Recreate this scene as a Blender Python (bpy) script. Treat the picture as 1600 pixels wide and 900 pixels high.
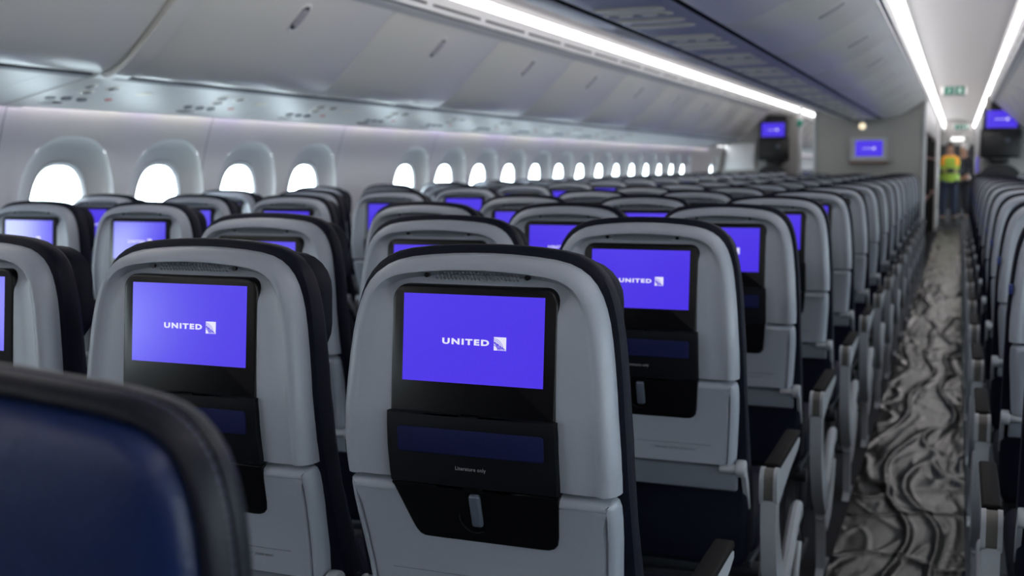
import bpy, bmesh, math, random
from mathutils import Vector, Matrix, Quaternion

for o in list(bpy.data.objects):
    bpy.data.objects.remove(o)
scene = bpy.context.scene
COL = scene.collection
H = 1.30            # camera height above the cabin floor
XC = -1.11          # centre line of the cabin
P = 0.895           # seat row spacing
PW = 0.483          # seat to seat spacing across a row

# ------------------------------------------------------------------ camera
yaw, pit, rol, fpx = 0.377292, 0.10807, -0.006233, 1755.12
cam_d = bpy.data.cameras.new('camera')
cam = bpy.data.objects.new('camera', cam_d)
COL.objects.link(cam)
cy, sy, cp, sp, cr, sr = math.cos(yaw), math.sin(yaw), math.cos(pit), math.sin(pit), math.cos(rol), math.sin(rol)
F = Vector((-sy*cp, cy*cp, -sp)); Rv = Vector((cy, sy, 0)); Uv = Rv.cross(F)
R2 = Rv*cr + Uv*sr; U2 = -Rv*sr + Uv*cr
M = Matrix((R2, U2, -F)).transposed().to_4x4()
M.translation = Vector((0, 0, H))
cam.matrix_world = M
cam_d.sensor_width = 36.0
cam_d.lens = fpx/1600*36
cam_d.clip_start = 0.02
cam_d.clip_end = 200
cam_d.dof.use_dof = True
cam_d.dof.focus_distance = 1.58
cam_d.dof.aperture_fstop = 5.0
scene.camera = cam

# ------------------------------------------------------------------ world, light, exposure
SKY = 19.0           # overcast daylight outside the windows
LED = 8.4           # ceiling wash lights
COVE = 9.0          # wash lights above the windows
world = bpy.data.worlds.new('world')
scene.world = world
world.use_nodes = True
wn = world.node_tree
bg = wn.nodes['Background']
wtc = wn.nodes.new('ShaderNodeTexCoord')
wsep = wn.nodes.new('ShaderNodeSeparateXYZ')
wr = wn.nodes.new('ShaderNodeValToRGB')
wr.color_ramp.elements[0].position = 0.35; wr.color_ramp.elements[0].color = (0.42, 0.45, 0.48, 1)
wr.color_ramp.elements[1].position = 0.56; wr.color_ramp.elements[1].color = (0.92, 0.97, 1.0, 1)
wm = wn.nodes.new('ShaderNodeMath'); wm.operation = 'MULTIPLY_ADD'; wm.inputs[1].default_value = 0.5; wm.inputs[2].default_value = 0.5
wn.links.new(wtc.outputs['Generated'], wsep.inputs[0])
wn.links.new(wsep.outputs['Z'], wm.inputs[0])
wn.links.new(wm.outputs[0], wr.inputs[0])
wn.links.new(wr.outputs[0], bg.inputs[0])
bg.inputs[1].default_value = SKY
scene.view_settings.view_transform = 'Standard'
scene.view_settings.look = 'None'
scene.view_settings.gamma = 1
scene.view_settings.use_curve_mapping = False
scene.view_settings.exposure = 0.0
scene.cycles.max_bounces = 8
scene.cycles.diffuse_bounces = 5
scene.cycles.glossy_bounces = 4
scene.cycles.transparent_max_bounces = 8
scene.cycles.sample_clamp_indirect = 4
scene.cycles.caustics_reflective = False
scene.cycles.caustics_refractive = False
scene.cycles.use_denoising = True

# ------------------------------------------------------------------ materials
def mat(name, col, rough=0.5, metal=0.0, spec=0.5, noise=0.0, nscale=60, bump=0.0, bscale=400, coat=0.0, coat_r=0.1, emis=None, estr=0.0):
    m = bpy.data.materials.new(name)
    m.use_nodes = True
    nt = m.node_tree
    b = nt.nodes['Principled BSDF']
    b.inputs['Base Color'].default_value = (*col, 1)
    b.inputs['Roughness'].default_value = rough
    b.inputs['Metallic'].default_value = metal
    b.inputs['Specular IOR Level'].default_value = spec
    b.inputs['Coat Weight'].default_value = coat
    b.inputs['Coat Roughness'].default_value = coat_r
    tc = nt.nodes.new('ShaderNodeTexCoord')
    if noise:
        n = nt.nodes.new('ShaderNodeTexNoise'); n.inputs['Scale'].default_value = nscale; n.inputs['Detail'].default_value = 4
        r = nt.nodes.new('ShaderNodeValToRGB')
        r.color_ramp.elements[0].color = (*[c*(1-noise) for c in col], 1)
        r.color_ramp.elements[1].color = (*[min(1, c*(1+noise)) for c in col], 1)
        nt.links.new(tc.outputs['Object'], n.inputs['Vector'])
        nt.links.new(n.outputs['Fac'], r.inputs[0]); nt.links.new(r.outputs[0], b.inputs['Base Color'])
    if bump:
        n2 = nt.nodes.new('ShaderNodeTexNoise'); n2.inputs['Scale'].default_value = bscale; n2.inputs['Detail'].default_value = 3
        bp = nt.nodes.new('ShaderNodeBump'); bp.inputs['Strength'].default_value = bump; bp.inputs['Distance'].default_value = 0.002
        nt.links.new(tc.outputs['Object'], n2.inputs['Vector'])
        nt.links.new(n2.outputs['Fac'], bp.inputs['Height']); nt.links.new(bp.outputs[0], b.inputs['Normal'])
    if emis:
        b.inputs['Emission Color'].default_value = (*emis, 1)
        b.inputs['Emission Strength'].default_value = estr
    return m

MT = {}
MT['shell'] = mat('seat_shell_plastic', (0.285, 0.308, 0.36), 0.40, noise=0.05, nscale=300, bump=0.12, bscale=900)
MT['shell_low'] = mat('lower_shell_plastic', (0.265, 0.288, 0.34), 0.45, noise=0.05, nscale=300, bump=0.12, bscale=900)
MT['grille'] = mat('speaker_grille', (0.13, 0.14, 0.17), 0.6)
MT['black'] = mat('black_gloss_plastic', (0.003, 0.003, 0.004), 0.3, spec=0.25, noise=0.1)
MT['pocket'] = mat('pocket_plastic', (0.0028, 0.0034, 0.0055), 0.6, spec=0.14, noise=0.15, nscale=200, bump=0.15)
MT['slot'] = mat('navy_pocket_fabric', (0.004, 0.007, 0.050), 0.8, spec=0.2, noise=0.2, nscale=400)
MT['latch'] = mat('latch_metal_grey', (0.10, 0.12, 0.16), 0.35, metal=0.3)
MT['print'] = mat('printed_white', (0.55, 0.55, 0.6), 0.6)
MT['print_dark'] = mat('printed_grey', (0.16, 0.17, 0.2), 0.6)
MT['navy'] = mat('navy_leather', (0.0032, 0.0042, 0.012), 0.6, spec=0.16, noise=0.25, nscale=40, bump=0.3, bscale=250)
MT['navy_blue'] = mat('blue_leather', (0.004, 0.014, 0.070), 0.34, spec=0.4, noise=0.25, nscale=30, bump=0.3, bscale=250)
MT['navy_edge'] = mat('dark_leather_band', (0.005, 0.006, 0.012), 0.42, spec=0.22, noise=0.2, nscale=40, bump=0.3, bscale=250)
MT['tab_blue'] = mat('blue_tab', (0.008, 0.02, 0.14), 0.5)
MT['stitch'] = mat('stitch_thread', (0.10, 0.10, 0.16), 0.8)
MT['arm_pad'] = mat('armrest_pad', (0.006, 0.0055, 0.0055), 0.7, spec=0.1, noise=0.2, bump=0.2)
MT['arm_grey'] = mat('armrest_grey', (0.30, 0.315, 0.35), 0.45, noise=0.05, bump=0.1)
MT['arm_cap'] = mat('armrest_cap', (0.10, 0.095, 0.09), 0.5, metal=0.2, noise=0.1)
MT['frame'] = mat('seat_frame_metal', (0.05, 0.055, 0.065), 0.5, metal=0.5, noise=0.1)
MT['tray'] = mat('tray_edge_grey', (0.11, 0.125, 0.155), 0.5, noise=0.05)
MT['wall'] = mat('sidewall_panel', (0.66, 0.66, 0.67), 0.55, noise=0.02, nscale=8)
MT['winframe'] = mat('window_surround', (0.60, 0.61, 0.62), 0.5, noise=0.02, nscale=20)
MT['gasket'] = mat('window_gasket', (0.38, 0.39, 0.41), 0.5, noise=0.03)
MT['bin'] = mat('bin_door_gloss', (0.66, 0.65, 0.625), 0.32, noise=0.02, nscale=5)
MT['binbody'] = mat('bin_housing', (0.45, 0.46, 0.48), 0.5, noise=0.03)
MT['seam'] = mat('seam_shadow', (0.006, 0.006, 0.007), 0.9, spec=0.05)
MT['paddle'] = mat('latch_paddle', (0.36, 0.34, 0.38), 0.4, noise=0.03)
MT['psu'] = mat('service_panel', (0.70, 0.70, 0.69), 0.4, noise=0.03, nscale=20)
MT['psu_strip'] = mat('service_rail', (0.26, 0.27, 0.30), 0.5, noise=0.03)
MT['psu_unlit'] = mat('unlit_centre_panel', (0.30, 0.31, 0.37), 0.4, noise=0.03, nscale=20)  # darker blue-grey puts the unlit look of the underside into the colour
MT['psu_trim_reflect'] = mat('service_trim_reflection', (0.80, 0.76, 0.62), 0.35, noise=0.03)  # pale beige for lamp trim, also for reflections painted under the centre bins
MT['lens_dark'] = mat('reading_lamp_lens', (0.06, 0.06, 0.06), 0.2, noise=0.1)
MT['red'] = mat('red_sign', (0.6, 0.06, 0.04), 0.4)
MT['ceil'] = mat('ceiling_panel', (0.56, 0.55, 0.55), 0.5, noise=0.02, nscale=6)
MT['riser'] = mat('riser_panel', (0.75, 0.74, 0.74), 0.45, noise=0.02, nscale=6)
MT['carpet'] = mat('dark_carpet', (0.012, 0.013, 0.02), 0.95, noise=0.3, nscale=200, bump=0.5)
MT['bulk'] = mat('bulkhead_laminate', (0.30, 0.29, 0.28), 0.5, noise=0.05, nscale=60, bump=0.05)
MT['bulktrim'] = mat('bulkhead_trim', (0.45, 0.46, 0.48), 0.4, noise=0.03)
MT['galley'] = mat('galley_dark', (0.015, 0.015, 0.017), 0.4, noise=0.2)
MT['galley_edge'] = mat('galley_edge_red', (0.16, 0.05, 0.03), 0.5)
MT['bezel'] = mat('monitor_housing', (0.01, 0.01, 0.012), 0.35, noise=0.1)
MT['logo'] = mat('logo_light', (0.05, 0.05, 0.05), 0.3, emis=(0.80, 0.78, 1.0), estr=0.95)
MT['logo_purple'] = mat('logo_lines', (0.01, 0.01, 0.02), 0.3, emis=(0.085, 0.045, 0.82), estr=0.9)
MT['led'] = mat('led_diffuser', (0.8, 0.8, 0.8), 0.5, emis=(1.0, 0.965, 0.96), estr=LED*1.7)
MT['led_riser_glow'] = mat('led_and_riser_glow', (0.8, 0.8, 0.8), 0.5, emis=(1.0, 0.965, 0.96), estr=LED*0.55)  # emission also covers the riser face that the strip would light
MT['lamp_white'] = mat('lamp_white', (0.8, 0.8, 0.8), 0.4, emis=(1, 1, 0.98), estr=1.3)
MT['skin'] = mat('skin', (0.32, 0.17, 0.11), 0.5, noise=0.08)
MT['hair'] = mat('hair_dark', (0.02, 0.014, 0.01), 0.6, noise=0.3)
MT['hair_grey'] = mat('hair_grey', (0.45, 0.43, 0.42), 0.6, noise=0.2)
MT['vest'] = mat('hi_vis_yellow', (0.28, 0.42, 0.03), 0.6, noise=0.1, emis=(0.5, 0.95, 0.05), estr=0.0)
MT['vest_orange'] = mat('hi_vis_orange', (0.95, 0.35, 0.02), 0.6, noise=0.1)
MT['jeans'] = mat('dark_jeans', (0.012, 0.02, 0.05), 0.8, noise=0.3)
MT['jacket'] = mat('dark_jacket', (0.01, 0.011, 0.02), 0.8, noise=0.3)
MT['exit_green'] = mat('exit_sign_green', (0.0, 0.11, 0.075), 0.3, noise=0.05, emis=(0.0, 0.20, 0.13), estr=0.25)
MT['exit_white'] = mat('exit_sign_figure', (0.5, 0.6, 0.55), 0.4, emis=(0.6, 0.8, 0.7), estr=0.3)
MT['lamp_warm'] = mat('warm_lamp', (0.8, 0.7, 0.5), 0.4, emis=(1.0, 0.82, 0.55), estr=1.0)

def display_mat():
    m = mat('display_purple', (0.006, 0.005, 0.015), 0.19, spec=0.6)
    nt = m.node_tree; b = nt.nodes['Principled BSDF']
    n = nt.nodes.new('ShaderNodeTexNoise'); n.inputs['Scale'].default_value = 900
    r = nt.nodes.new('ShaderNodeValToRGB')
    r.color_ramp.elements[0].color = (0.060, 0.028, 0.70, 1); r.color_ramp.elements[1].color = (0.080, 0.042, 0.86, 1)
    tc = nt.nodes.new('ShaderNodeTexCoord')
    nt.links.new(tc.outputs['Object'], n.inputs['Vector']); nt.links.new(n.outputs['Fac'], r.inputs[0])
    nt.links.new(r.outputs[0], b.inputs['Emission Color']); b.inputs['Emission Strength'].default_value = 1.0
    return m
MT['display'] = display_mat()

def cove_mat():
    m = mat('cove_led', (0.8, 0.8, 0.8), 0.5)
    nt = m.node_tree; b = nt.nodes['Principled BSDF']
    tc = nt.nodes.new('ShaderNodeTexCoord'); sx = nt.nodes.new('ShaderNodeSeparateXYZ')
    w = nt.nodes.new('ShaderNodeTexNoise'); w.noise_dimensions = '1D'; w.inputs['Scale'].default_value = 1.6
    r = nt.nodes.new('ShaderNodeValToRGB')
    r.color_ramp.elements[0].position = 0.35; r.color_ramp.elements[0].color = (0.80, 0.66, 1.0, 1)
    r.color_ramp.elements[1].position = 0.6; r.color_ramp.elements[1].color = (1.0, 0.93, 0.84, 1)
    nt.links.new(tc.outputs['Object'], sx.inputs[0]); nt.links.new(sx.outputs['Y'], w.inputs['W'])
    nt.links.new(w.outputs['Fac'], r.inputs[0]); nt.links.new(r.outputs[0], b.inputs['Emission Color'])
    b.inputs['Emission Strength'].default_value = COVE
    return m
MT['cove'] = cove_mat()

def glass_mat():
    m = bpy.data.materials.new('window_glass'); m.use_nodes = True
    nt = m.node_tree; nt.nodes.clear()
    o = nt.nodes.new('ShaderNodeOutputMaterial'); t = nt.nodes.new('ShaderNodeBsdfTransparent')
    g = nt.nodes.new('ShaderNodeBsdfGlossy'); g.inputs['Roughness'].default_value = 0.05
    mx = nt.nodes.new('ShaderNodeMixShader'); mx.inputs[0].default_value = 0.07
    t.inputs[0].default_value = (0.84, 0.95, 0.97, 1)
    nt.links.new(t.outputs[0], mx.inputs[1]); nt.links.new(g.outputs[0], mx.inputs[2])
    nt.links.new(mx.outputs[0], o.inputs[0])
    return m
MT['glass'] = glass_mat()

def film_mat():
    m = mat('crinkled_floor_film', (0.012, 0.0115, 0.011), 0.25, spec=0.16)
    nt = m.node_tree; b = nt.nodes['Principled BSDF']
    tc = nt.nodes.new('ShaderNodeTexCoord'); mp = nt.nodes.new('ShaderNodeMapping')
    mp.inputs['Scale'].default_value = (7, 1.5, 1)
    n = nt.nodes.new('ShaderNodeTexNoise'); n.inputs['Scale'].default_value = 1.6; n.inputs['Detail'].default_value = 2
    n.inputs['Distortion'].default_value = 0.5
    bp = nt.nodes.new('ShaderNodeBump'); bp.inputs['Strength'].default_value = 0.3; bp.inputs['Distance'].default_value = 0.02
    nt.links.new(tc.outputs['Object'], mp.inputs[0]); nt.links.new(mp.outputs[0], n.inputs['Vector'])
    nt.links.new(n.outputs['Fac'], bp.inputs['Height']); nt.links.new(bp.outputs[0], b.inputs['Normal'])
    return m
MT['film'] = film_mat()

# ------------------------------------------------------------------ helpers
def mesh_obj(name, verts, faces, m, parent=None, smooth=True, mats=None, fmat=None, auto=0.6):
    me = bpy.data.meshes.new(name)
    me.from_pydata([tuple(v) for v in verts], [], faces)
    bm = bmesh.new(); bm.from_mesh(me)
    bmesh.ops.recalc_face_normals(bm, faces=bm.faces)
    for f in bm.faces: f.smooth = smooth
    if smooth:
        for e in bm.edges:
            if len(e.link_faces) == 2 and e.calc_face_angle(0) > auto: e.smooth = False
    bm.to_mesh(me); bm.free()
    if mats:
        for q in mats: me.materials.append(MT[q])
        if fmat:
            for p, i in zip(me.polygons, fmat): p.material_index = i
    else:
        me.materials.append(MT[m])
    o = bpy.data.objects.new(name, me)
    COL.objects.link(o)
    if parent: o.parent = parent
    return o

class MB:
    """collects simple solids into one mesh"""
    def __init__(s): s.v = []; s.f = []; s.mi = []
    def add(s, vs, fs, mi=0):
        k = len(s.v); s.v += [tuple(v) for v in vs]; s.f += [tuple(i+k for i in f) for f in fs]; s.mi += [mi]*len(fs)
    def box(s, c, d, bev=0.0, rot=None, mi=0):
        bm = bmesh.new(); bmesh.ops.create_cube(bm, size=1)
        for v in bm.verts: v.co = Vector((v.co.x*d[0], v.co.y*d[1], v.co.z*d[2]))
        if bev: bmesh.ops.bevel(bm, geom=bm.edges[:]+bm.verts[:], offset=min(bev, min(d)*0.49), segments=3, profile=0.5, affect='EDGES')
        R = rot.to_matrix() if rot else Matrix.Identity(3)
        s._bm(bm, Vector(c), R, mi)
    def cyl(s, a, b, r, r2=None, n=16, bev=0.0, mi=0):
        a = Vector(a); b = Vector(b); d = b-a
        bm = bmesh.new(); bmesh.ops.create_cone(bm, cap_ends=True, segments=n, radius1=r, radius2=r if r2 is None else r2, depth=d.length)
        if bev: 
            es = [e for e in bm.edges if abs(e.verts[0].co.z-e.verts[1].co.z) < 1e-6]
            bmesh.ops.bevel(bm, geom=es, offset=bev, segments=2, profile=0.5, affect='EDGES')
        R = d.to_track_quat('Z', 'Y').to_matrix()
        s._bm(bm, (a+b)/2, R, mi)
    def sph(s, c, r, sc=(1, 1, 1), n=16, mi=0):
        bm = bmesh.new(); bmesh.ops.create_uvsphere(bm, u_segments=n, v_segments=n//2+2, radius=r)
        for v in bm.verts: v.co = Vector((v.co.x*sc[0], v.co.y*sc[1], v.co.z*sc[2]))
        s._bm(bm, Vector(c), Matrix.Identity(3), mi)
    def _bm(s, bm, c, R, mi):
        bm.verts.index_update(); k = len(s.v)
        s.v += [tuple(R @ v.co + c) for v in bm.verts]
        for f in bm.faces: s.f.append(tuple(v.index+k for v in f.verts)); s.mi.append(mi)
        bm.free()
    def prism(s, pts, axis, a, b, mi=0):
        """closed outline pts in the plane perpendicular to axis, from a to b"""
        def p3(p, t): return {'x': (t, p[0], p[1]), 'y': (p[0], t, p[1]), 'z': (p[0], p[1], t)}[axis]
        n = len(pts)
        vs = [p3(p, a) for p in pts]+[p3(p, b) for p in pts]
        fs = [tuple(range(n))[::-1], tuple(range(n, 2*n))]+[(i, (i+1) % n, n+(i+1) % n, n+i) for i in range(n)]
        s.add(vs, fs, mi)
    def tube(s, pts, r, n=10, mi=0):
        pts = [Vector(p) for p in pts]; rings = []
        for i, p in enumerate(pts):
            t = (pts[min(i+1, len(pts)-1)]-pts[max(i-1, 0)]).normalized()
            q = t.to_track_quat('Z', 'Y')
            rr = r[i] if isinstance(r, (list, tuple)) else r
            rings.append([p+q @ Vector((rr*math.cos(2*math.pi*k/n), rr*math.sin(2*math.pi*k/n), 0)) for k in range(n)])
        vs = [v for g in rings for v in g]; fs = []
        for i in range(len(pts)-1):
            for k in range(n): fs.append((i*n+k, i*n+(k+1) % n, (i+1)*n+(k+1) % n, (i+1)*n+k))
        fs.append(tuple(range(n))[::-1]); fs.append(tuple((len(pts)-1)*n+k for k in range(n)))
        s.add(vs, fs, mi)
    def build(s, name, m, parent=None, smooth=True, mats=None):
        return mesh_obj(name, s.v, s.f, m, parent, smooth, mats, s.mi if mats else None)

def strip_band(polyline, y0, y1, name, m, parent=None, thick=0.0, ny=1, offs=None):
    """extrude an open (x,z) polyline along y, optional thickness by normals"""
    n = len(polyline)
    if thick:
        nor = []
        for i in range(n):
            a = Vector(polyline[max(i-1, 0)]); b = Vector(polyline[min(i+1, n-1)])
            t = (b-a).normalized(); nor.append(Vector((-t.y, t.x)))
        back = [(polyline[i][0]+nor[i].x*thick, polyline[i][1]+nor[i].y*thick) for i in range(n)]
        mb = MB(); mb.prism(list(polyline)+back[::-1], 'y', y0, y1)
        return mb.build(name, m, parent)
    vs = []; fs = []
    for j in range(ny+1):
        y = y0+(y1-y0)*j/ny
        vs += [(p[0], y, p[1]) for p in polyline]
    for j in range(ny):
        for i in range(n-1): fs.append((j*n+i, j*n+i+1, (j+1)*n+i+1, (j+1)*n+i))
    return mesh_obj(name, vs, fs, m, parent)

def tag(o, label, cat, group=None, kind=None):
    o['label'] = label; o['category'] = cat
    if group: o['group'] = group
    if kind: o['kind'] = kind
    return o
def struct(o): o['kind'] = 'structure'; return o
def empty(name, loc=(0, 0, 0), rz=0.0):
    o = bpy.data.objects.new(name, None); COL.objects.link(o); o.location = loc; o.rotation_euler = (0, 0, rz)
    o.empty_display_size = 0.05
    return o
def copy_tree(o, parent=None, kids=None):
    c = o.copy(); COL.objects.link(c); c.parent = parent
    for ch in (kids[o] if kids else list(o.children)): copy_tree(ch, c, kids)
    return c
ORD = ['nearest', 'second', 'third', 'fourth', 'fifth', 'sixth', 'seventh', 'eighth', 'ninth', 'tenth', 'eleventh', 'twelfth', 'thirteenth',
       'fourteenth', 'fifteenth', 'sixteenth', 'seventeenth', 'eighteenth', 'nineteenth', 'twentieth', 'twenty-first', 'twenty-second', 'twenty-third', 'twenty-fourth', 'twenty-fifth', 'twenty-sixth', 'twenty-seventh', 'twenty-eighth', 'twenty-ninth', 'thirtieth']

def lerp(tab, z):
    if z <= tab[0][0]: return tab[0][1]
    for (a, va), (b, vb) in zip(tab, tab[1:]):
        if z <= b: return va+(vb-va)*(z-a)/(b-a)
    return tab[-1][1]

def text_mesh(txt, size, sx=1.0, bold=0.0, depth=0.0006):
    cu = bpy.data.curves.new('txt', 'FONT'); cu.body = txt; cu.size = size; cu.offset = bold
    cu.align_x = 'LEFT'; cu.align_y = 'BOTTOM_BASELINE'; cu.space_character = 1.25 if txt == 'UNITED' else 1.05
    cu.extrude = depth/2; cu.resolution_u = 3
    ob = bpy.data.objects.new('txt', cu); COL.objects.link(ob)
    dg = bpy.context.evaluated_depsgraph_get()
    me = bpy.data.meshes.new_from_object(ob.evaluated_get(dg))
    vs = [(v.co.x*sx, -v.co.z, v.co.y) for v in me.vertices]; fs = [tuple(p.vertices) for p in me.polygons]
    bpy.data.objects.remove(ob); bpy.data.curves.remove(cu); bpy.data.meshes.remove(me)
    return vs, fs

# ================================================================== SETTING: cabin shell
YA, YB = -4.5, 35.0
def W(u, z, side): return (XC+side*u, H+z)

fl = MB(); fl.box((XC, (YA+YB)/2, -0.05), (5.9, YB-YA, 0.10)); struct(fl.build('floor', 'carpet', smooth=False))

# --- side walls with windows
WALL_TAB = [(-1.32, 2.66), (-0.9, 2.71), (-0.5, 2.73), (-0.2, 2.71), (0.0, 2.68), (0.1, 2.655), (0.2, 2.622), (0.32, 2.575)]
def uw(z): return lerp(WALL_TAB, z)
WPITCH = 0.70
WZ = -0.222          # window centre relative to camera height
def scallop(t, f=1.0):
    """outline of the window surround, (dy,dz) from window centre"""
    c, s = math.cos(t), math.sin(t)
    n = 2.5
    r = (abs(c/0.305)**n+abs(s/0.37)**n)**(-1/n)
    return (r*c*f, r*s*f)
def paneo(t, f=1.0):
    c, s = math.cos(t), math.sin(t); n = 2.7
    r = (abs(c/0.165)**n+abs(s/0.235)**n)**(-1/n)
    return (r*c*f, r*s*f)
NW = 56
def rectpt(t, hy, zb, zt):
    c, s = math.cos(t), math.sin(t)
    k = min(hy/abs(c) if abs(c) > 1e-6 else 1e9, (zt if s > 0 else -zb)/abs(s) if abs(s) > 1e-6 else 1e9)
    return (k*c, k*s)
def window_ys():
    ys = [-1.62, -0.68, 0.10, 0.84, 1.60, 2.36, 3.12]  # unseen windows, spaced so their daylight glares on chosen screens
    k = 0
    while 4.07+WPITCH*k < 18.9:
        y = 4.07+WPITCH*k
        if k not in (4, 19, 20): ys.append(y)      # blank bay, door zone
        k += 1
    ys = [y-0.02*0 for y in ys]
    y = 21.6
    while y < 34.5: ys.append(y); y += WPITCH
    return ys
WYS = window_ys()
def wall_x(z, side, rec=0.0): return XC+side*(uw(z)+rec)
ZB, ZT = -1.30, 0.30
def build_wall(side, name):
    vs = []; fs = []
    zs_low = [-1.30, -1.0, -0.8, -0.65]
    zs = [ZB, -1.0, -0.80, -0.62]
    # window cells: rings between a rectangle (cell) and the scallop
    zb, zt = -0.62, 0.30
    hy = WPITCH/2
    def grid(y0, y1, za, rec=0.0):
        n = max(1, int((y1-y0)/0.7)); k = len(vs)
        for j in range(n+1):
            y = y0+(y1-y0)*j/n
            for z in za: vs.append((wall_x(z, side, rec), y, H+z))
        m = len(za)
        for j in range(n):
            for i in range(m-1): fs.append((k+j*m+i, k+j*m+i+1, k+(j+1)*m+i+1, k+(j+1)*m+i))
    zup = [zb, -0.4, -0.2, 0, 0.1, 0.2, 0.25, zt]
    grid(YA, YB, zs+[-0.58], 0.004)
    y = YA
    for wy in WYS:
        if wy-hy > y+1e-3: grid(y-0.03, wy-hy+0.03, zup, 0.004)
        k = len(vs)
        angs = [2*math.pi*i/NW for i in range(NW)]
        # include corners
        cor = [math.atan2(zz-WZ, yy) % (2*math.pi) for yy, zz in ((hy, zt), (-hy, zt), (-hy, zb), (hy, zb))]
        for ca in cor:
            j = min(range(NW), key=lambda i: abs(angs[i]-ca)); angs[j] = ca
        rings = 5
        for r in range(rings+1):
            f = r/rings
            for a in angs:
                p = rectpt(a, hy, zb-WZ, zt-WZ); q = scallop(a)
                dy = p[0]*(1-f)+q[0]*f; dz = p[1]*(1-f)+q[1]*f
                vs.append((wall_x(WZ+dz, side), wy+dy, H+WZ+dz))
        for r in range(rings):
            for i in range(NW):
                j = (i+1) % NW
                fs.append((k+r*NW+i, k+r*NW+j, k+(r+1)*NW+j, k+(r+1)*NW+i))
        y = wy+hy
    if y < YB: grid(y-0.03, YB, zup, 0.004)
    o = mesh_obj(name, vs, fs, 'wall', auto=1.0)
    # seams in the panel material
    return struct(o)
def seam_in_wall():
    m = MT['wall']; nt = m.node_tree; b = nt.nodes['Principled BSDF']
    tc = nt.nodes.new('ShaderNodeTexCoord'); sx = nt.nodes.new('ShaderNodeSeparateXYZ')
    a = nt.nodes.new('ShaderNodeMath'); a.operation = 'ADD'; a.inputs[1].default_value = 14-3.64
    md = nt.nodes.new('ShaderNodeMath'); md.operation = 'MODULO'; md.inputs[1].default_value = 1.40
    lt = nt.nodes.new('ShaderNodeMath'); lt.operation = 'LESS_THAN'; lt.inputs[1].default_value = 0.008
    mx = nt.nodes.new('ShaderNodeMixRGB')
    src = b.inputs['Base Color'].links[0].from_socket
    nt.links.new(tc.outputs['Object'], sx.inputs[0]); nt.links.new(sx.outputs['Y'], a.inputs[0])
    nt.links.new(a.outputs[0], md.inputs[0]); nt.links.new(md.outputs[0], lt.inputs[0])
    nt.links.new(lt.outputs[0], mx.inputs[0]); nt.links.new(src, mx.inputs[1]); mx.inputs[2].default_value = (0.3, 0.31, 0.33, 1)
    nt.links.new(mx.outputs[0], b.inputs['Base Color'])
seam_in_wall()
build_wall(-1, 'wall_left')
build_wall(1, 'wall_right')

def window_proto(side, idx):
    # surround from the scallop crease down to the pane, then the gasket and the glass
    root = None
    prof = [(0, 0.0, 'S', 1.0), (1, 0.026, 'S', 0.985), (2, 0.042, 'M', 0.45), (3, 0.054, 'P', 1.16), (4, 0.058, 'P', 1.10)]
    vs = []; fs = []
    angs = [2*math.pi*i/NW for i in range(NW)]
    for _, rec, kind, f in prof:
        for a in angs:
            if kind == 'S': q = scallop(a, f)
            elif kind == 'P': q = paneo(a, f)
            else:
                s1 = scallop(a, 0.985); s2 = paneo(a, 1.16); q = (s1[0]*(1-f)+s2[0]*f, s1[1]*(1-f)+s2[1]*f)
            vs.append((wall_x(WZ+q[1], side, rec), q[0], H+WZ+q[1]))
    n = len(prof)
    for r in range(n-1):
        for i in range(NW): fs.append((r*NW+i, r*NW+(i+1) % NW, (r+1)*NW+(i+1) % NW, (r+1)*NW+i))
    fr = mesh_obj('window_1', vs, fs, 'winframe', auto=1.2)
    vs = []; fs = []
    for rec, f in ((0.058, 1.10), (0.052, 1.07), (0.059, 1.02), (0.064, 1.0), (0.072, 1.0)):
        for a in angs:
            q = paneo(a, f); vs.append((wall_x(WZ+q[1], side, rec), q[0], H+WZ+q[1]))
    for r in range(4):
        for i in range(NW): fs.append((r*NW+i, r*NW+(i+1) % NW, (r+1)*NW+(i+1) % NW, (r+1)*NW+i))
    mesh_obj('window_frame', vs, fs, 'gasket', fr)
    vs = [(wall_x(WZ, side, 0.066), 0, H+WZ)]; fs = []
    for a in angs:
        q = paneo(a, 1.0); vs.append((wall_x(WZ+q[1], side, 0.066), q[0], H+WZ+q[1]))
    for i in range(NW): fs.append((0, 1+i, 1+(i+1) % NW))
    mesh_obj('window_pane', vs, fs, 'glass', fr)
    fr['kind'] = 'structure'
    return fr
wi = 1
for side in (-1, 1):
    wp = window_proto(side, 0)
    kids = {wp: list(wp.children)}
    for c in wp.children: kids[c] = []
    for i, y in enumerate(WYS):
        o = wp if i == 0 else copy_tree(wp, None, kids)
        o.location = (0, y, 0); o.name = 'window_%d' % wi; wi += 1

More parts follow.
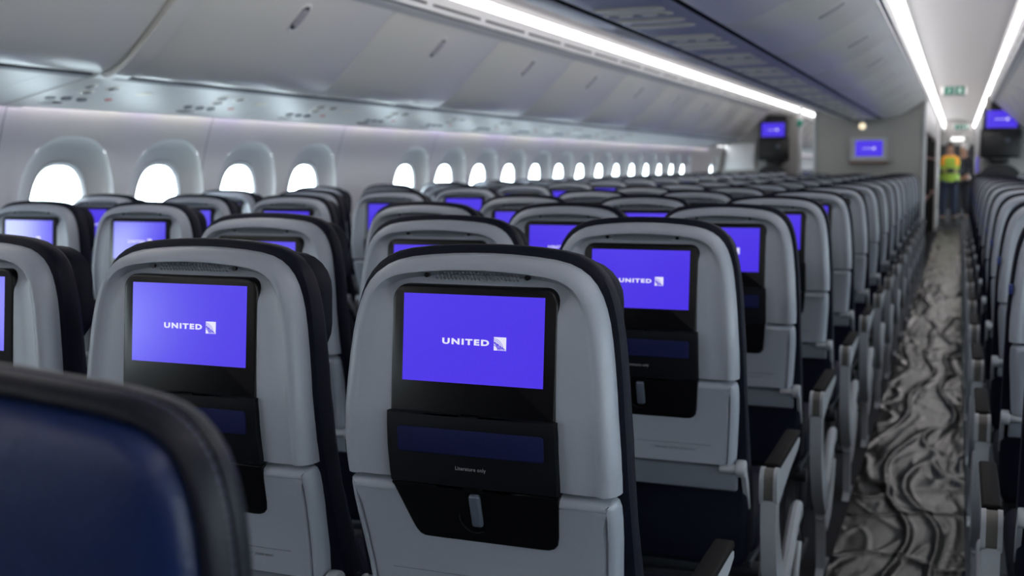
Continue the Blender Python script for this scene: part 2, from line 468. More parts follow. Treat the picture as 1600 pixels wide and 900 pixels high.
# --- ceilings, risers, ledges, lights
def arc(u0, z0, u1, z1, peak, n=14):
    pts = []
    for i in range(n+1):
        t = i/n
        pts.append((u0+(u1-u0)*t, z0+(z1-z0)*t+4*peak*t*(1-t)))
    return pts
CY1 = 15.0
tr = 1
for side, nm in ((-1, 'left aisle'), (1, 'right aisle')):
    c = strip_band([W(u, z, side) for u, z in arc(1.40, 0.965, 0.76, 1.06, 0.085)], YA, YB, 'ceiling', 'ceil', ny=20)
    struct(c)
    # window side riser + grille ledge
    o = strip_band([W(u, z, side) for u, z in ((1.487, 0.803), (1.472, 0.807), (1.460, 0.835), (1.446, 0.868), (1.438, 0.888))], YA, YB, 'trim_%d' % tr, 'riser'); struct(o); tr += 1
    y = YA+0.1; mb = MB(); k = 0
    while y < 19.0:
        a = XC+side*1.470; zz = H+0.8105
        sl = MB(); sl.box((XC+side*1.460, y+0.31, H+0.836), (0.005, 0.62, 0.013), 0.001)
        if y+0.62 > 1.5: sl.build('air_slot', 'seam', o, smooth=False)
        y += 0.70
    sl = MB(); sl.box((XC+side*1.491, (YA+YB)/2, H+0.803), (0.010, YB-YA, 0.006)); sl.build('shadow_gap', 'seam', o, smooth=False)
    o = strip_band([W(u, z, side) for u, z in ((1.4115, 0.928), (1.405, 0.952), (1.402, 0.96), (1.40, 0.965))], YA, YB, 'trim_%d' % tr, 'riser'); struct(o); tr += 1
    # lamp bands
    l = strip_band([W(u, z, side) for u, z in ((1.438, 0.888), (1.4115, 0.928))], YA, YB, 'light_strip', 'led', ny=10)
    tag(l, 'long glowing white light strip above the %s bins of the %s' % ('window-side', nm), 'light strip', 'ceiling wash lights')
    o = strip_band([W(u, z, side) for u, z in ((0.712, 0.800), (0.728, 0.803), (0.730, 0.795), (0.735, 0.795), (0.737, 0.81), (0.741, 0.85))], YA, YB, 'trim_%d' % tr, 'riser'); struct(o); tr += 1
    l = strip_band([W(u, z, side) for u, z in ((0.741, 0.85), (0.745, 0.90), (0.750, 0.96), (0.755, 1.02))], YA, YB, 'light_strip', 'led_riser_glow', ny=10)  # strip plus riser face, which is given a glow to look lit
    tag(l, 'white light strip with added riser glow above the centre bins, on the %s side' % nm, 'light strip', 'ceiling wash lights')
    o = strip_band([W(u, z, side) for u, z in ((0.755, 1.02), (0.76, 1.06))], YA, YB, 'trim_%d' % tr, 'riser'); struct(o); tr += 1
    # roof above, keeps the sky out
    o = strip_band([W(u, z, side) for u, z in ((2.66, -1.32), (2.83, -0.3), (2.72, 0.3), (2.2, 1.1), (1.2, 1.5), (0, 1.6))], YA, YB, 'ceiling', 'binbody')
    # fuselage skin is open at the window line: rebuild as roof part only
    bpy.data.objects.remove(o)
    o = strip_band([W(u, z, side) for u, z in ((2.575, 0.31), (2.62, 0.5), (2.2, 1.15), (1.2, 1.5), (0, 1.6))], YA, YB, 'ceiling', 'binbody'); struct(o)
    # cove lamp above the windows
    for (a, b) in ((YA, 17.9), (21.2, YB)):
        l = strip_band([W(u, z, side) for u, z in ((2.552, 0.292), (2.578, 0.300))], a, b, 'light_strip', 'cove', ny=10)
        tag(l, 'thin pinkish-white cove light running above the %s windows, %s stretch' % ('left' if side < 0 else 'right', 'near' if a < 0 else 'far forward'), 'light strip')

# end walls
mb = MB(); mb.box((XC, YA-0.05, H+0.1), (5.8, 0.1, 3.0)); struct(mb.build('wall_back', 'bulk', smooth=False))
mb = MB(); mb.box((XC, YB+0.05, H+0.1), (5.8, 0.1, 3.0)); struct(mb.build('wall_front', 'galley', smooth=False))

# ================================================================== OVERHEAD BINS
DW = [(2.035, 0.386), (2.022, 0.371), (2.005, 0.367), (1.97, 0.377), (1.92, 0.403), (1.87, 0.441), (1.836, 0.472), (1.76, 0.542), (1.69, 0.612), (1.62, 0.682), (1.56, 0.742), (1.515, 0.785), (1.495, 0.800)]
DC = [(0.195, 0.580), (0.197, 0.566), (0.209, 0.560), (0.26, 0.563), (0.34, 0.580), (0.40, 0.603), (0.45, 0.627), (0.51, 0.658), (0.56, 0.687), (0.61, 0.722), (0.65, 0.752), (0.69, 0.785), (0.704, 0.798)]
def door_panel(prof, side, y0, y1, name, parent, gap=0.004, thick=0.018):
    pts = [W(u, z, side) for u, z in prof]
    n = len(pts); r = 0.006
    # outward normals (towards the aisle)
    nor = []
    for i in range(n):
        a = Vector(pts[max(i-1, 0)]); b = Vector(pts[min(i+1, n-1)]); t = (b-a).normalized()
        nn = Vector((-t.y, t.x))
        if nn.y > 0: nn = -nn
        nor.append(nn)
    vs = []; fs = []
    cols = [(y0+gap, thick), (y0+gap, r), (y0+gap+r*0.3, r*0.3), (y0+gap+r, 0), (y1-gap-r, 0), (y1-gap-r*0.3, r*0.3), (y1-gap, r), (y1-gap, thick)]
    for y, d in cols:
        for i in range(n): vs.append((pts[i][0]-nor[i].x*d, y, pts[i][1]-nor[i].y*d))
    m = len(cols)
    for j in range(m-1):
        for i in range(n-1): fs.append((j*n+i, j*n+i+1, (j+1)*n+i+1, (j+1)*n+i))
    return mesh_obj(name, vs, fs, 'bin', parent, auto=1.2)
def handle(prof_pt, tang, side, y, parent):
    """recessed latch: oval plate with a raised paddle"""
    u, z = prof_pt
    q = Vector((XC+side*u, y, H+z))
    t = Vector((side*tang[0], 0, tang[1])).normalized()    # up the door
    nrm = Vector((-t.z*side, 0, t.x*side)) 
    if nrm.z > 0: nrm = -nrm
    R = Matrix((Vector((0, 1, 0)), t, nrm)).transposed()
    def oval(w, h, n=24):
        r = w/2; pts = []
        for i in range(n):
            a = 2*math.pi*i/n
            pts.append((r*math.cos(a), r*math.sin(a)+(h/2-r)*(1 if math.sin(a) >= 0 else -1)))
        return pts
    def plate(w, h, d0, d1):
        o = oval(w, h); n = len(o)
        vs = [R @ Vector((a, b, d0)) for a, b in o]+[R @ Vector((a*0.9, b*0.96, d1)) for a, b in o]
        return [v+q for v in vs], [tuple(range(n, 2*n))]+[(i, (i+1) % n, n+(i+1) % n, n+i) for i in range(n)]
    mb = MB()
    v, f = plate(0.085, 0.165, -0.001, 0.0025); mb.add(v, f)
    h = mb.build('handle', 'riser', parent)
    mb = MB()
    v, f = plate(0.062, 0.135, 0.002, 0.0030); mb.add(v, f); mb.build('recess', 'frame', h)
    mb = MB()
    v, f = plate(0.060, 0.098, 0.003, 0.007); mb.add(v, f); mb.build('latch', 'paddle', h)
    return h

def window_bin(side, y0, y1, label, full=True):
    r = empty('overhead_bin', (0, 0, 0))
    r.location = (0, 0, 0)
    tag(r, label, 'overhead bin', ('left' if side < 0 else 'right')+' window-side overhead bins')
    body = [(2.0, 0.40), (1.90, 0.45), (1.75, 0.58), (1.60, 0.725), (1.50, 0.79), (1.49, 0.80), (1.49, 0.85), (1.85, 0.92), (2.3, 0.80), (2.45, 0.50), (2.44, 0.33), (2.05, 0.41)]
    mb = MB(); mb.prism([W(u, z, side) for u, z in body], 'y', y0+0.001, y1-0.001); mb.build('housing', 'binbody', r, smooth=False)
    d = door_panel(DW, side, y0, y1, 'door', r)
    if full: handle((1.640, 0.662), (-0.7, 0.7), side, (y0+y1)/2, d)
    # black strip painting in the shade of the gap under the door
    mb = MB(); mb.prism([W(u, z, side) for u, z in ((2.026, 0.373), (2.062, 0.366), (2.066, 0.392), (2.03, 0.392))], 'y', y0, y1); mb.build('gap_shade', 'seam', r, smooth=False)
    return r
segs = [(-2.08+0.13*0, -0.68), (-0.68, 0.72), (0.72, 2.12), (2.12, 3.54)]
k = 0
y = 3.68
segsL = segs+[(3.68+1.43*i, 3.68+1.43*(i+1)) for i in range(0, 9)]+[(16.55, 17.0)]+[]
segsF = [(21.6+1.4*i, 23.0+1.4*i) for i in range(9)]
for side in (-1, 1):
    vis = 0
    for (a, b) in segsL:
        if side == 1 and a > 14.9: b = 15.95
        if side == 1 and a > 15.9: continue
        near = b > 2.9 if side < 0 else b > 3.0
        if side < 0: lab = 'closed white curved bin over the left window seats, %s in view' % ORD[max(0, vis)]
        else: lab = 'closed white curved bin over the right-hand seats, %s in view' % ORD[max(0, vis)]
        if b > 2.9: vis += 1
        elif True:
            # behind the camera: only one long housing is needed, skip details
            lab = 'closed white curved bin beside the camera over the %s seats, %s unit back' % ('left' if side < 0 else 'right', {2.12: 'first', 0.72: 'second', -0.68: 'third'}.get(round(b, 2), 'fourth'))
        window_bin(side, a, b, lab, True)
    if side < 0:
        for i, (a, b) in enumerate(segsF):
            window_bin(side, a, b, 'bluish closed bin beyond the left bulkhead, %s forward of it' % ['first'] [0] if i == 0 else 'bluish closed bin beyond the left bulkhead, %s forward of it' % ORD[i], False)
# frame rib between two near bins on each side
for side in (-1, 1):
    prof = [(u-0.010, z-0.013) for u, z in DW]+[(1.487, 0.803)]
    low = [(2.545, 0.257), (2.30, 0.309), (2.09, 0.353), (2.05, 0.358)]
    mb = MB()
    pts = [W(u, z, side) for u, z in low+prof]
    back = [W(u+0.02, z+0.03, side) for u, z in low+prof]
    mb.prism(pts+back[::-1], 'y', 3.553, 3.667)
    o = mb.build('trim_%d' % tr, 'bin'); struct(o); tr += 1

def centre_bin(y0, y1, label):
    r = empty('overhead_bin')
    tag(r, label, 'overhead bin', 'centre overhead bins')
    body = [(0.20, 0.585), (0.45, 0.65), (0.69, 0.80), (0.70, 0.86), (-0.70, 0.86), (-0.69, 0.80), (-0.45, 0.65), (-0.20, 0.585)]
    mb = MB(); mb.prism([W(u, z, 1) for u, z in body], 'y', y0+0.001, y1-0.001); mb.build('housing', 'binbody', r, smooth=False)
    for s in (-1, 1):
        d = door_panel(DC, s, y0, y1, 'door', r)
        if s > 0: handle((0.555, 0.684), (0.5, 0.29), s, (y0+y1)/2, d)
        mb = MB(); mb.prism([W(u, z, s) for u, z in ((0.209, 0.562), (0.196, 0.585), (0.176, 0.585), (0.176, 0.562))], 'y', y0, y1); mb.build('gap_shade', 'seam', r, smooth=False)  # black strip painted in for shade at the door foot
    return r
y = -2.4; vis = 0
while y < 14.9:
    a, b = y, min(y+1.4, 14.97)
    if b > 3.2: lab = 'grey curved centre bin hanging between the aisles, %s in view' % ORD[vis]; vis += 1
    else: lab = 'grey curved centre bin overhead behind the view, its front end at %s' % ('the camera' if b > 0 else 'the back')
    centre_bin(a, b, lab)
    y += 1.4
# fillers above the bins are part of the ceiling
mb = MB(); mb.box((XC, (YA+YB)/2, H+1.0), (1.40, YB-YA, 0.02)); struct(mb.build('ceiling', 'binbody', smooth=False))

# ================================================================== SERVICE PANELS
def on_slope(side, u, y, h=0.0):
    """point on the window side service panel"""
    t = (u-2.09)/(2.545-2.09); z = 0.358+(0.262-0.358)*t
    return Vector((XC+side*u, y, H+z-h))
def service_panel(side, y0, y1, label, full, lettered=True):
    r = empty('service_panel')
    tag(r, label, 'service panel', 'service panels over the %s window seats' % ('left' if side < 0 else 'right'))
    mb = MB(); mb.prism([W(u, z, side) for u, z in ((2.092, 0.357), (2.10, 0.355), (2.545, 0.262), (2.549, 0.266), (2.549, 0.285), (2.54, 0.285), (2.10, 0.378), (2.092, 0.376))], 'y', y0+0.002, y1-0.002)
    p = mb.build('panel', 'psu', r)
    mb = MB(); mb.prism([W(u, z, side) for u, z in ((2.064, 0.363), (2.088, 0.356), (2.092, 0.372), (2.066, 0.388))], 'y', y0+0.001, y1-0.001); mb.build('rail', 'psu_strip', r, smooth=False)
    if not full: return r
    yc = (y0+y1)/2
    slope = math.atan2(0.096, 0.455)*side
    def disc(u, y, ru, ry, m, name, h=0.004, parent=r):
        mb = MB(); q = on_slope(side, u, y)
        n = 18; vs = []
        for (f, d) in ((1.0, 0.0), (1.0, h*0.6), (0.85, h)):
            for k in range(n):
                a = 2*math.pi*k/n; v = on_slope(side, u+ru*f*math.cos(a), y+ry*f*math.sin(a), d); vs.append(v)
        fs = [(j*n+k, j*n+(k+1) % n, (j+1)*n+(k+1) % n, (j+1)*n+k) for j in range(2) for k in range(n)]+[tuple(range(2*n, 3*n))]
        mb.add(vs, fs); return mb.build(name, m, parent)
    for du, dy in ((2.20, -0.10), (2.20, 0.04), (2.28, -0.03)):
        disc(du, yc+dy, 0.034, 0.034, 'psu_trim_reflect', 'lamp_ring'); disc(du, yc+dy, 0.024, 0.026, 'lens_dark', 'reading_lamp', 0.006)
    for dy in (-0.13, -0.04, 0.05):
        disc(2.38, yc+dy, 0.018, 0.026, 'psu_strip', 'air_nozzle', 0.010)
    disc(2.46, yc-0.05, 0.022, 0.07, 'lens_dark', 'sign_lens', 0.003)
    disc(2.36, yc+0.19, 0.016, 0.02, 'red', 'warning_light', 0.004)
    disc(2.24, yc+0.28, 0.03, 0.05, 'psu_trim_reflect', 'speaker_cover', 0.003)
    return r
vis = 0
for i in range(-4, 17):
    a = 3.50+P*i-0.16; b = a+P
    if b > 18.1: break
    full = 0 <= i <= 9
    if b > 3.2: lab = 'white service panel with reading lamps over the left seats, %s in view' % ORD[vis]; vis += 1
    else: lab = 'white service panel over the left seats, beside the camera, %s back' % ORD[-i]
    service_panel(-1, a, b, lab, full)
service_panel(1, YA, 16.0, 'long white service panel running over the right-hand seats', False)
service_panel(-1, 21.5, 34.4, 'far service panel beyond the left bulkhead', False)

def centre_panel(y0, y1, label):
    r = empty('service_panel')
    tag(r, label, 'service panel', 'service panels under the centre bins')
    pr_ = [(-0.172, 0.566), (-0.15, 0.553), (-0.08, 0.549), (0.08, 0.549), (0.15, 0.553), (0.172, 0.566), (0.172, 0.582), (-0.172, 0.582)]
    mb = MB(); mb.prism([W(u, z, 1) for u, z in pr_], 'y', y0+0.002, y1-0.002); mb.build('panel', 'psu_unlit', r)
    yc = (y0+y1)/2
    def plate(u, y, wu, wy, m, name, zz=0.549):
        mb = MB(); n = 20; vs = []
        for (f, d) in ((1.0, 0.0), (1.0, 0.003), (0.9, 0.005)):
            for k in range(n):
                a = 2*math.pi*k/n
                c, s = math.cos(a), math.sin(a)
                c = math.copysign(abs(c)**0.6, c); s = math.copysign(abs(s)**0.6, s)
                vs.append((XC+u+wu*f*c, y+wy*f*s, H+zz-d))
        fs = [(j*n+k, j*n+(k+1) % n, (j+1)*n+(k+1) % n, (j+1)*n+k) for j in range(2) for k in range(n)]+[tuple(range(2*n, 3*n))]
        mb.add(vs, fs); return mb.build(name, m, r)
    for dy in (-0.30, -0.17, 0.02, 0.20):  # pale raised ovals standing in for reflections on the panel
        plate(0.0, yc+dy, 0.130, 0.055, 'psu_trim_reflect', 'reflection_plate')
    for u in (-0.09, 0, 0.09):
        mb = MB(); mb.cyl((XC+u, yc-0.17, H+0.546), (XC+u, yc-0.17, H+0.540), 0.022, 0.018); mb.build('reading_lamp', 'arm_grey', r)
    return r
vis = 0
for i in range(-1, 14):
    a = 2.0+P*i; b = min(a+P, 14.9)
    if a > 14.2: break
    if b > 3.0: lab = 'grey service panel under the centre bins, %s in view' % ORD[vis]; vis += 1
    else: lab = 'grey service panel under the centre bins, above the near seats, %s' % ('first' if i == -1 else 'second')
    centre_panel(a, b, lab)

# ================================================================== SEAT
YB_TAB = [(0.40, 0.10), (0.655, 0.060), (0.70, 0.052), (0.75, 0.040), (0.80, 0.025), (0.85, 0.010), (0.90, 0.002), (0.95, 0.0), (1.04, 0.007), (1.13, 0.017), (1.19, 0.026)]
def yb(z): return lerp(YB_TAB, z)
HALF = [(0.850, 0.2105), (0.875, 0.2115), (0.91, 0.211), (0.95, 0.2085), (0.99, 0.2055), (1.03, 0.2015), (1.06, 0.1975), (1.085, 0.193), (1.105, 0.1875), (1.122, 0.181), (1.137, 0.172), (1.149, 0.161), (1.158, 0.148), (1.165, 0.132), (1.170, 0.110), (1.1735, 0.08), (1.176, 0.045), (1.177, 0.015)]
def normals(pts, closed=False):
    n = len(pts); out = []
    for i in range(n):
        if closed: a, b = pts[(i-1) % n], pts[(i+1) % n]
        else: a, b = pts[max(i-1, 0)], pts[min(i+1, n-1)]
        t = Vector((b[0]-a[0], b[1]-a[1])); t.normalize(); out.append(Vector((t.y, -t.x)))
    return out
def sym(half):
    """right half (z,hw) bottom->top becomes polyline from bottom right, over the top, to bottom left"""
    r = [(w, z) for z, w in half]
    return r+[(-x, z) for x, z in r[::-1]]
def shell_mesh(half, prof, name, m, parent, recess=True, bottom=None):
    pts = sym(half); nor = normals(pts)      # outward for this direction: t rotated
    if nor[0].x < 0: nor = [-v for v in nor]
    for i in (0, 1, 2): nor[i] = Vector((1, 0)); nor[-1-i] = Vector((-1, 0))
    n = len(pts); vs = []; fs = []
    for d, y, rc in prof:
        for (x, z), nn in zip(pts, nor):
            k = max(0.0, nn.y)**2
            px, pz = x-nn.x*d, z-nn.y*d
            vs.append((px, yb(pz)+y+(rc*k if recess else 0), pz))
    R = len(prof)
    for r in range(R-1):
        for i in range(n-1): fs.append((r*n+i, r*n+i+1, (r+1)*n+i+1, (r+1)*n+i))
    b = (R-1)*n
    for i in range(n//2-1): fs.append((b+i, b+i+1, b+n-2-i, b+n-1-i))
    # bottom return edge
    k = len(vs)
    for r in range(R):
        for i in (0, n-1):
            v = vs[r*n+i]; vs.append((v[0], 0.05+yb(v[2]), v[2]))
    for r in range(R-1):
        fs.append((r*n, (r+1)*n, k+2*(r+1), k+2*r)); fs.append((r*n+n-1, (r+1)*n+n-1, k+2*(r+1)+1, k+2*r+1))
    fs.append((b, b+n-1, k+2*(R-1)+1, k+2*(R-1)))
    return mesh_obj(name, vs, fs, m, parent, auto=0.9)
def flat_panel(outline, thick, y_of, name, m, parent, edge=0.003):
    """closed (x,z) outline with a rounded rim, following y_of(z)"""
    n = len(outline); nor = normals(outline, True)
    # orient outward
    c = sum((Vector(p) for p in outline), Vector((0, 0)))/n
    if (Vector(outline[0])-c).dot(nor[0]) < 0: nor = [-v for v in nor]
    vs = []; fs = []
    for d, y in ((0, thick), (0, edge), (edge*0.3, edge*0.3), (edge, 0)):
        for (x, z), nn in zip(outline, nor):
            px, pz = x-nn.x*d, z-nn.y*d; vs.append((px, y_of(pz)+y, pz))
    for r in range(3):
        for i in range(n): fs.append((r*n+i, r*n+(i+1) % n, (r+1)*n+(i+1) % n, (r+1)*n+i))
    fs.append(tuple(range(3*n, 4*n)))
    return mesh_obj(name, vs, fs, m, parent, auto=0.9)
def rrect(x0, x1, z0, z1, r, n=6, rb=None):
    rb = r if rb is None else rb; pts = []
    for cx, cz, a0, rr in ((x1-r, z1-r, 0, r), (x0+r, z1-r, 90, r), (x0+rb, z0+rb, 180, rb), (x1-rb, z0+rb, 270, rb)):
        for i in range(n+1):
            a = math.radians(a0+90*i/n); pts.append((cx+rr*math.cos(a), cz+rr*math.sin(a)))
    return pts
def symmetric_fill_panel(rows, thick, y_of, name, m, parent, edge=0.003):
    """panel from (z, hw) rows; spans across so it can bend with y_of"""
    pts = sym(rows); nor = normals(pts)
    if nor[0].x < 0: nor = [-v for v in nor]
    n = len(pts); vs = []; fs = []
    prof = ((0, thick), (0, edge), (edge*0.3, edge*0.3), (edge, 0))
    for d, y in prof:
        for (x, z), nn in zip(pts, nor): vs.append((x-nn.x*d, y_of(z-nn.y*d)+y, z-nn.y*d))
    for r in range(3):
        for i in range(n-1): fs.append((r*n+i, r*n+i+1, (r+1)*n+i+1, (r+1)*n+i))
        fs.append((r*n, (r+1)*n, (r+1)*n+n-1, r*n+n-1))
        fs.append((r*n+n//2-1, r*n+n//2, (r+1)*n+n//2, (r+1)*n+n//2-1))
    b = 3*n
    for i in range(n//2-1): fs.append((b+i, b+i+1, b+n-2-i, b+n-1-i))
    return mesh_obj(name, vs, fs, m, parent, auto=0.9)
CUSH = [(0.40, 0.20), (0.42, 0.210), (0.50, 0.215), (0.60, 0.218), (0.70, 0.2185), (0.80, 0.218)]+[(z+0.009, w+0.006) for z, w in HALF[1:]]
FRONT = [(0.40, 0.36), (0.50, 0.30), (0.60, 0.22), (0.68, 0.165), (0.75, 0.13), (0.85, 0.105), (0.95, 0.095), (1.10, 0.100), (1.16, 0.105), (1.19, 0.105)]
def cushion(name, m, parent, prof=((0.012, 0.0), (-0.001, 0.06), (-0.003, 0.2), (-0.002, 0.6), (0.006, 0.88), (0.022, 0.985), (0.05, 1.0)), half=CUSH, back=0.032):
    pts = sym(half); nor = normals(pts)
    if nor[0].x < 0: nor = [-v for v in nor]
    n = len(pts); vs = []; fs = []
    for d, t in prof:
        for (x, z), nn in zip(pts, nor):
            px, pz = x-nn.x*d, z-nn.y*d
            a = yb(pz)+back; b = lerp(FRONT, pz); vs.append((px, a+(b-a)*t, pz))
    R = len(prof)
    for r in range(R-1):
        for i in range(n-1): fs.append((r*n+i, r*n+i+1, (r+1)*n+i+1, (r+1)*n+i))
        fs.append((r*n, r*n+n-1, (r+1)*n+n-1, (r+1)*n))
    for b in (0, (R-1)*n):
        for i in range(n//2-1): fs.append((b+i, b+i+1, b+n-2-i, b+n-1-i))
    return mesh_obj(name, vs, fs, m, parent, auto=1.0)

def arm_outline():
    # side outline (y,z) of the aisle arm structure: rear cap, rail under the pad
    return [(0.128, 0.605), (0.133, 0.622), (0.148, 0.628), (0.50, 0.628), (0.525, 0.622), (0.53, 0.61), (0.50, 0.597), (0.36, 0.580), (0.24, 0.563), (0.195, 0.545),
            (0.185, 0.50), (0.195, 0.40), (0.215, 0.33), (0.25, 0.27), (0.29, 0.255), (0.32, 0.27), (0.34, 0.33), (0.385, 0.455), (0.38, 0.475), (0.355, 0.480), (0.33, 0.465), (0.26, 0.40), (0.235, 0.41), (0.225, 0.44)]
def build_arm(parent, x, aisle, side=1):
    mb = MB()
    w = 0.034
    rail = [(0.150, 0.560), (0.150, 0.623), (0.50, 0.623), (0.528, 0.617), (0.528, 0.606), (0.49, 0.594), (0.36, 0.578), (0.24, 0.556), (0.19, 0.545)]
    mb.prism(rail, 'x', x-w/2, x+w/2)
    root = None
    if aisle:
        post = [(0.134, 0.57), (0.180, 0.57), (0.190, 0.50), (0.230, 0.42), (0.300, 0.335), (0.370, 0.285), (0.36, 0.22), (0.30, 0.22), (0.215, 0.30), (0.160, 0.40), (0.138, 0.49)]
        mb.prism(post, 'x', x-0.017, x+0.017)
        # open loop sweeping forward from the foot of the post
        loop = [(0.30, 0.255), (0.38, 0.285), (0.46, 0.325), (0.54, 0.375), (0.60, 0.405), (0.65, 0.405), (0.685, 0.37), (0.675, 0.30), (0.62, 0.21), (0.54, 0.15), (0.44, 0.13), (0.35, 0.16), (0.31, 0.21)]
        mb.tube([(x, p_, q_) for p_, q_ in loop], [0.015, 0.016, 0.017, 0.017, 0.016, 0.014, 0.011, 0.010, 0.010, 0.011, 0.012, 0.014, 0.015], 10)
        mb.prism([(0.30, 0.23), (0.36, 0.23), (0.40, 0.03), (0.50, 0.015), (0.50, 0.004), (0.30, 0.004), (0.34, 0.03)], 'x', x-0.012, x+0.012)
    a = mb.build('armrest', 'arm_grey', parent)
    pd = MB(); pd.box((x, 0.352, 0.6295), (w+0.003, 0.355, 0.016), 0.006); pd.build('pad', 'arm_pad', a)
    for s in (-1, 1):
        cp_ = MB()
        pts = []
        for i in range(24):
            t = 2*math.pi*i/24; pts.append((0.154+0.026*math.cos(t), 0.5925+0.026*math.sin(t)+(0.016 if math.sin(t) > 0 else -0.016)))
        xs = x+s*0.0150
        cp_.prism(pts, 'x', xs-0.0045, xs+0.0045); cp_.build('side_cap', 'arm_grey', a)
    cc = MB()
    pts = []
    for i in range(24):
        t = 2*math.pi*i/24; pts.append((0.154+0.024*math.cos(t), 0.5925+0.024*math.sin(t)+(0.016 if math.sin(t) > 0 else -0.016)))
    cc.prism(pts, 'x', x-0.011, x+0.011); cc.build('pivot_cover', 'arm_cap', a)
    return a

UN_V, UN_F = text_mesh('UNITED', 0.0135, 1.55, 0.0006)
LIT_V, LIT_F = text_mesh('Literature only', 0.0078, 0.95, 0.0001, 0.0002)
LV_V, LV_F = text_mesh('Life vest under your seat', 0.0085, 1.0, 0.00012, 0.0002)
def width(vs): return max(v[0] for v in vs)-min(v[0] for v in vs)
TILT = 0.088
def ydisp(z): return 0.0185-(1.12-z)*TILT
def logo_parts(cx, cz, s, yof, parent):
    """airline word with the white square and globe lines, s = overall width"""
    w = width(UN_V); wt = s*0.735; k = wt/w
    x0 = cx-s/2; mb = MB()
    hgt = max(v[2] for v in UN_V)*k
    mb.add([(x0+v[0]*k, yof(cz-hgt/2+v[2]*k)-0.0009+v[1]*0.5, cz-hgt/2+v[2]*k) for v in UN_V], UN_F)
    q = s*0.19; xa = cx+s/2-q; za = cz-q/2-0.03*q
    def sq(x, z, off): return (xa+x*q, yof(za+z*q)-off, za+z*q)
    mb.add([sq(0, 0, .0009), sq(1, 0, .0009), sq(1, 1, .0009), sq(0, 1, .0009)], [(0, 1, 2, 3)])
    lg = mb.build('logo', 'logo', parent, smooth=False)
    # globe lines: an arc family centred low left, crossed by meridians
    mb = MB()
    def inside(p): return 0 <= p[0] <= 1 and 0 <= p[1] <= 1
    def line(fn, wd, n=22):
        pts = [fn(i/n) for i in range(n+1)]
        for a, b in zip(pts, pts[1:]):
            if inside(a) and inside(b):
                t = Vector((b[0]-a[0], b[1]-a[1]));
                if t.length < 1e-6: continue
                t.normalize(); nn = Vector((-t.y, t.x))*wd/2
                mb.add([sq(a[0]+nn.x, a[1]+nn.y, .0013), sq(b[0]+nn.x, b[1]+nn.y, .0013), sq(b[0]-nn.x, b[1]-nn.y, .0013), sq(a[0]-nn.x, a[1]-nn.y, .0013)], [(0, 1, 2, 3)])
    for r, wd in ((0.88, 0.035), (0.76, 0.04), (0.64, 0.045), (0.52, 0.05), (0.40, 0.05)):
        line(lambda t, r=r: (-0.05+r*math.sin(t*1.57)*0.95, 0.0+r*math.cos(t*1.57)), wd)
    for c in (-0.15, 0.05, 0.25, 0.45, 0.65):
        line(lambda t, c=c: (c+0.55*t, 0.62-c*0.55-0.62*t+0.1*math.sin(t*3.14)), 0.05)
    mb.build('globe_lines', 'logo_purple', parent, smooth=False)
    return lg

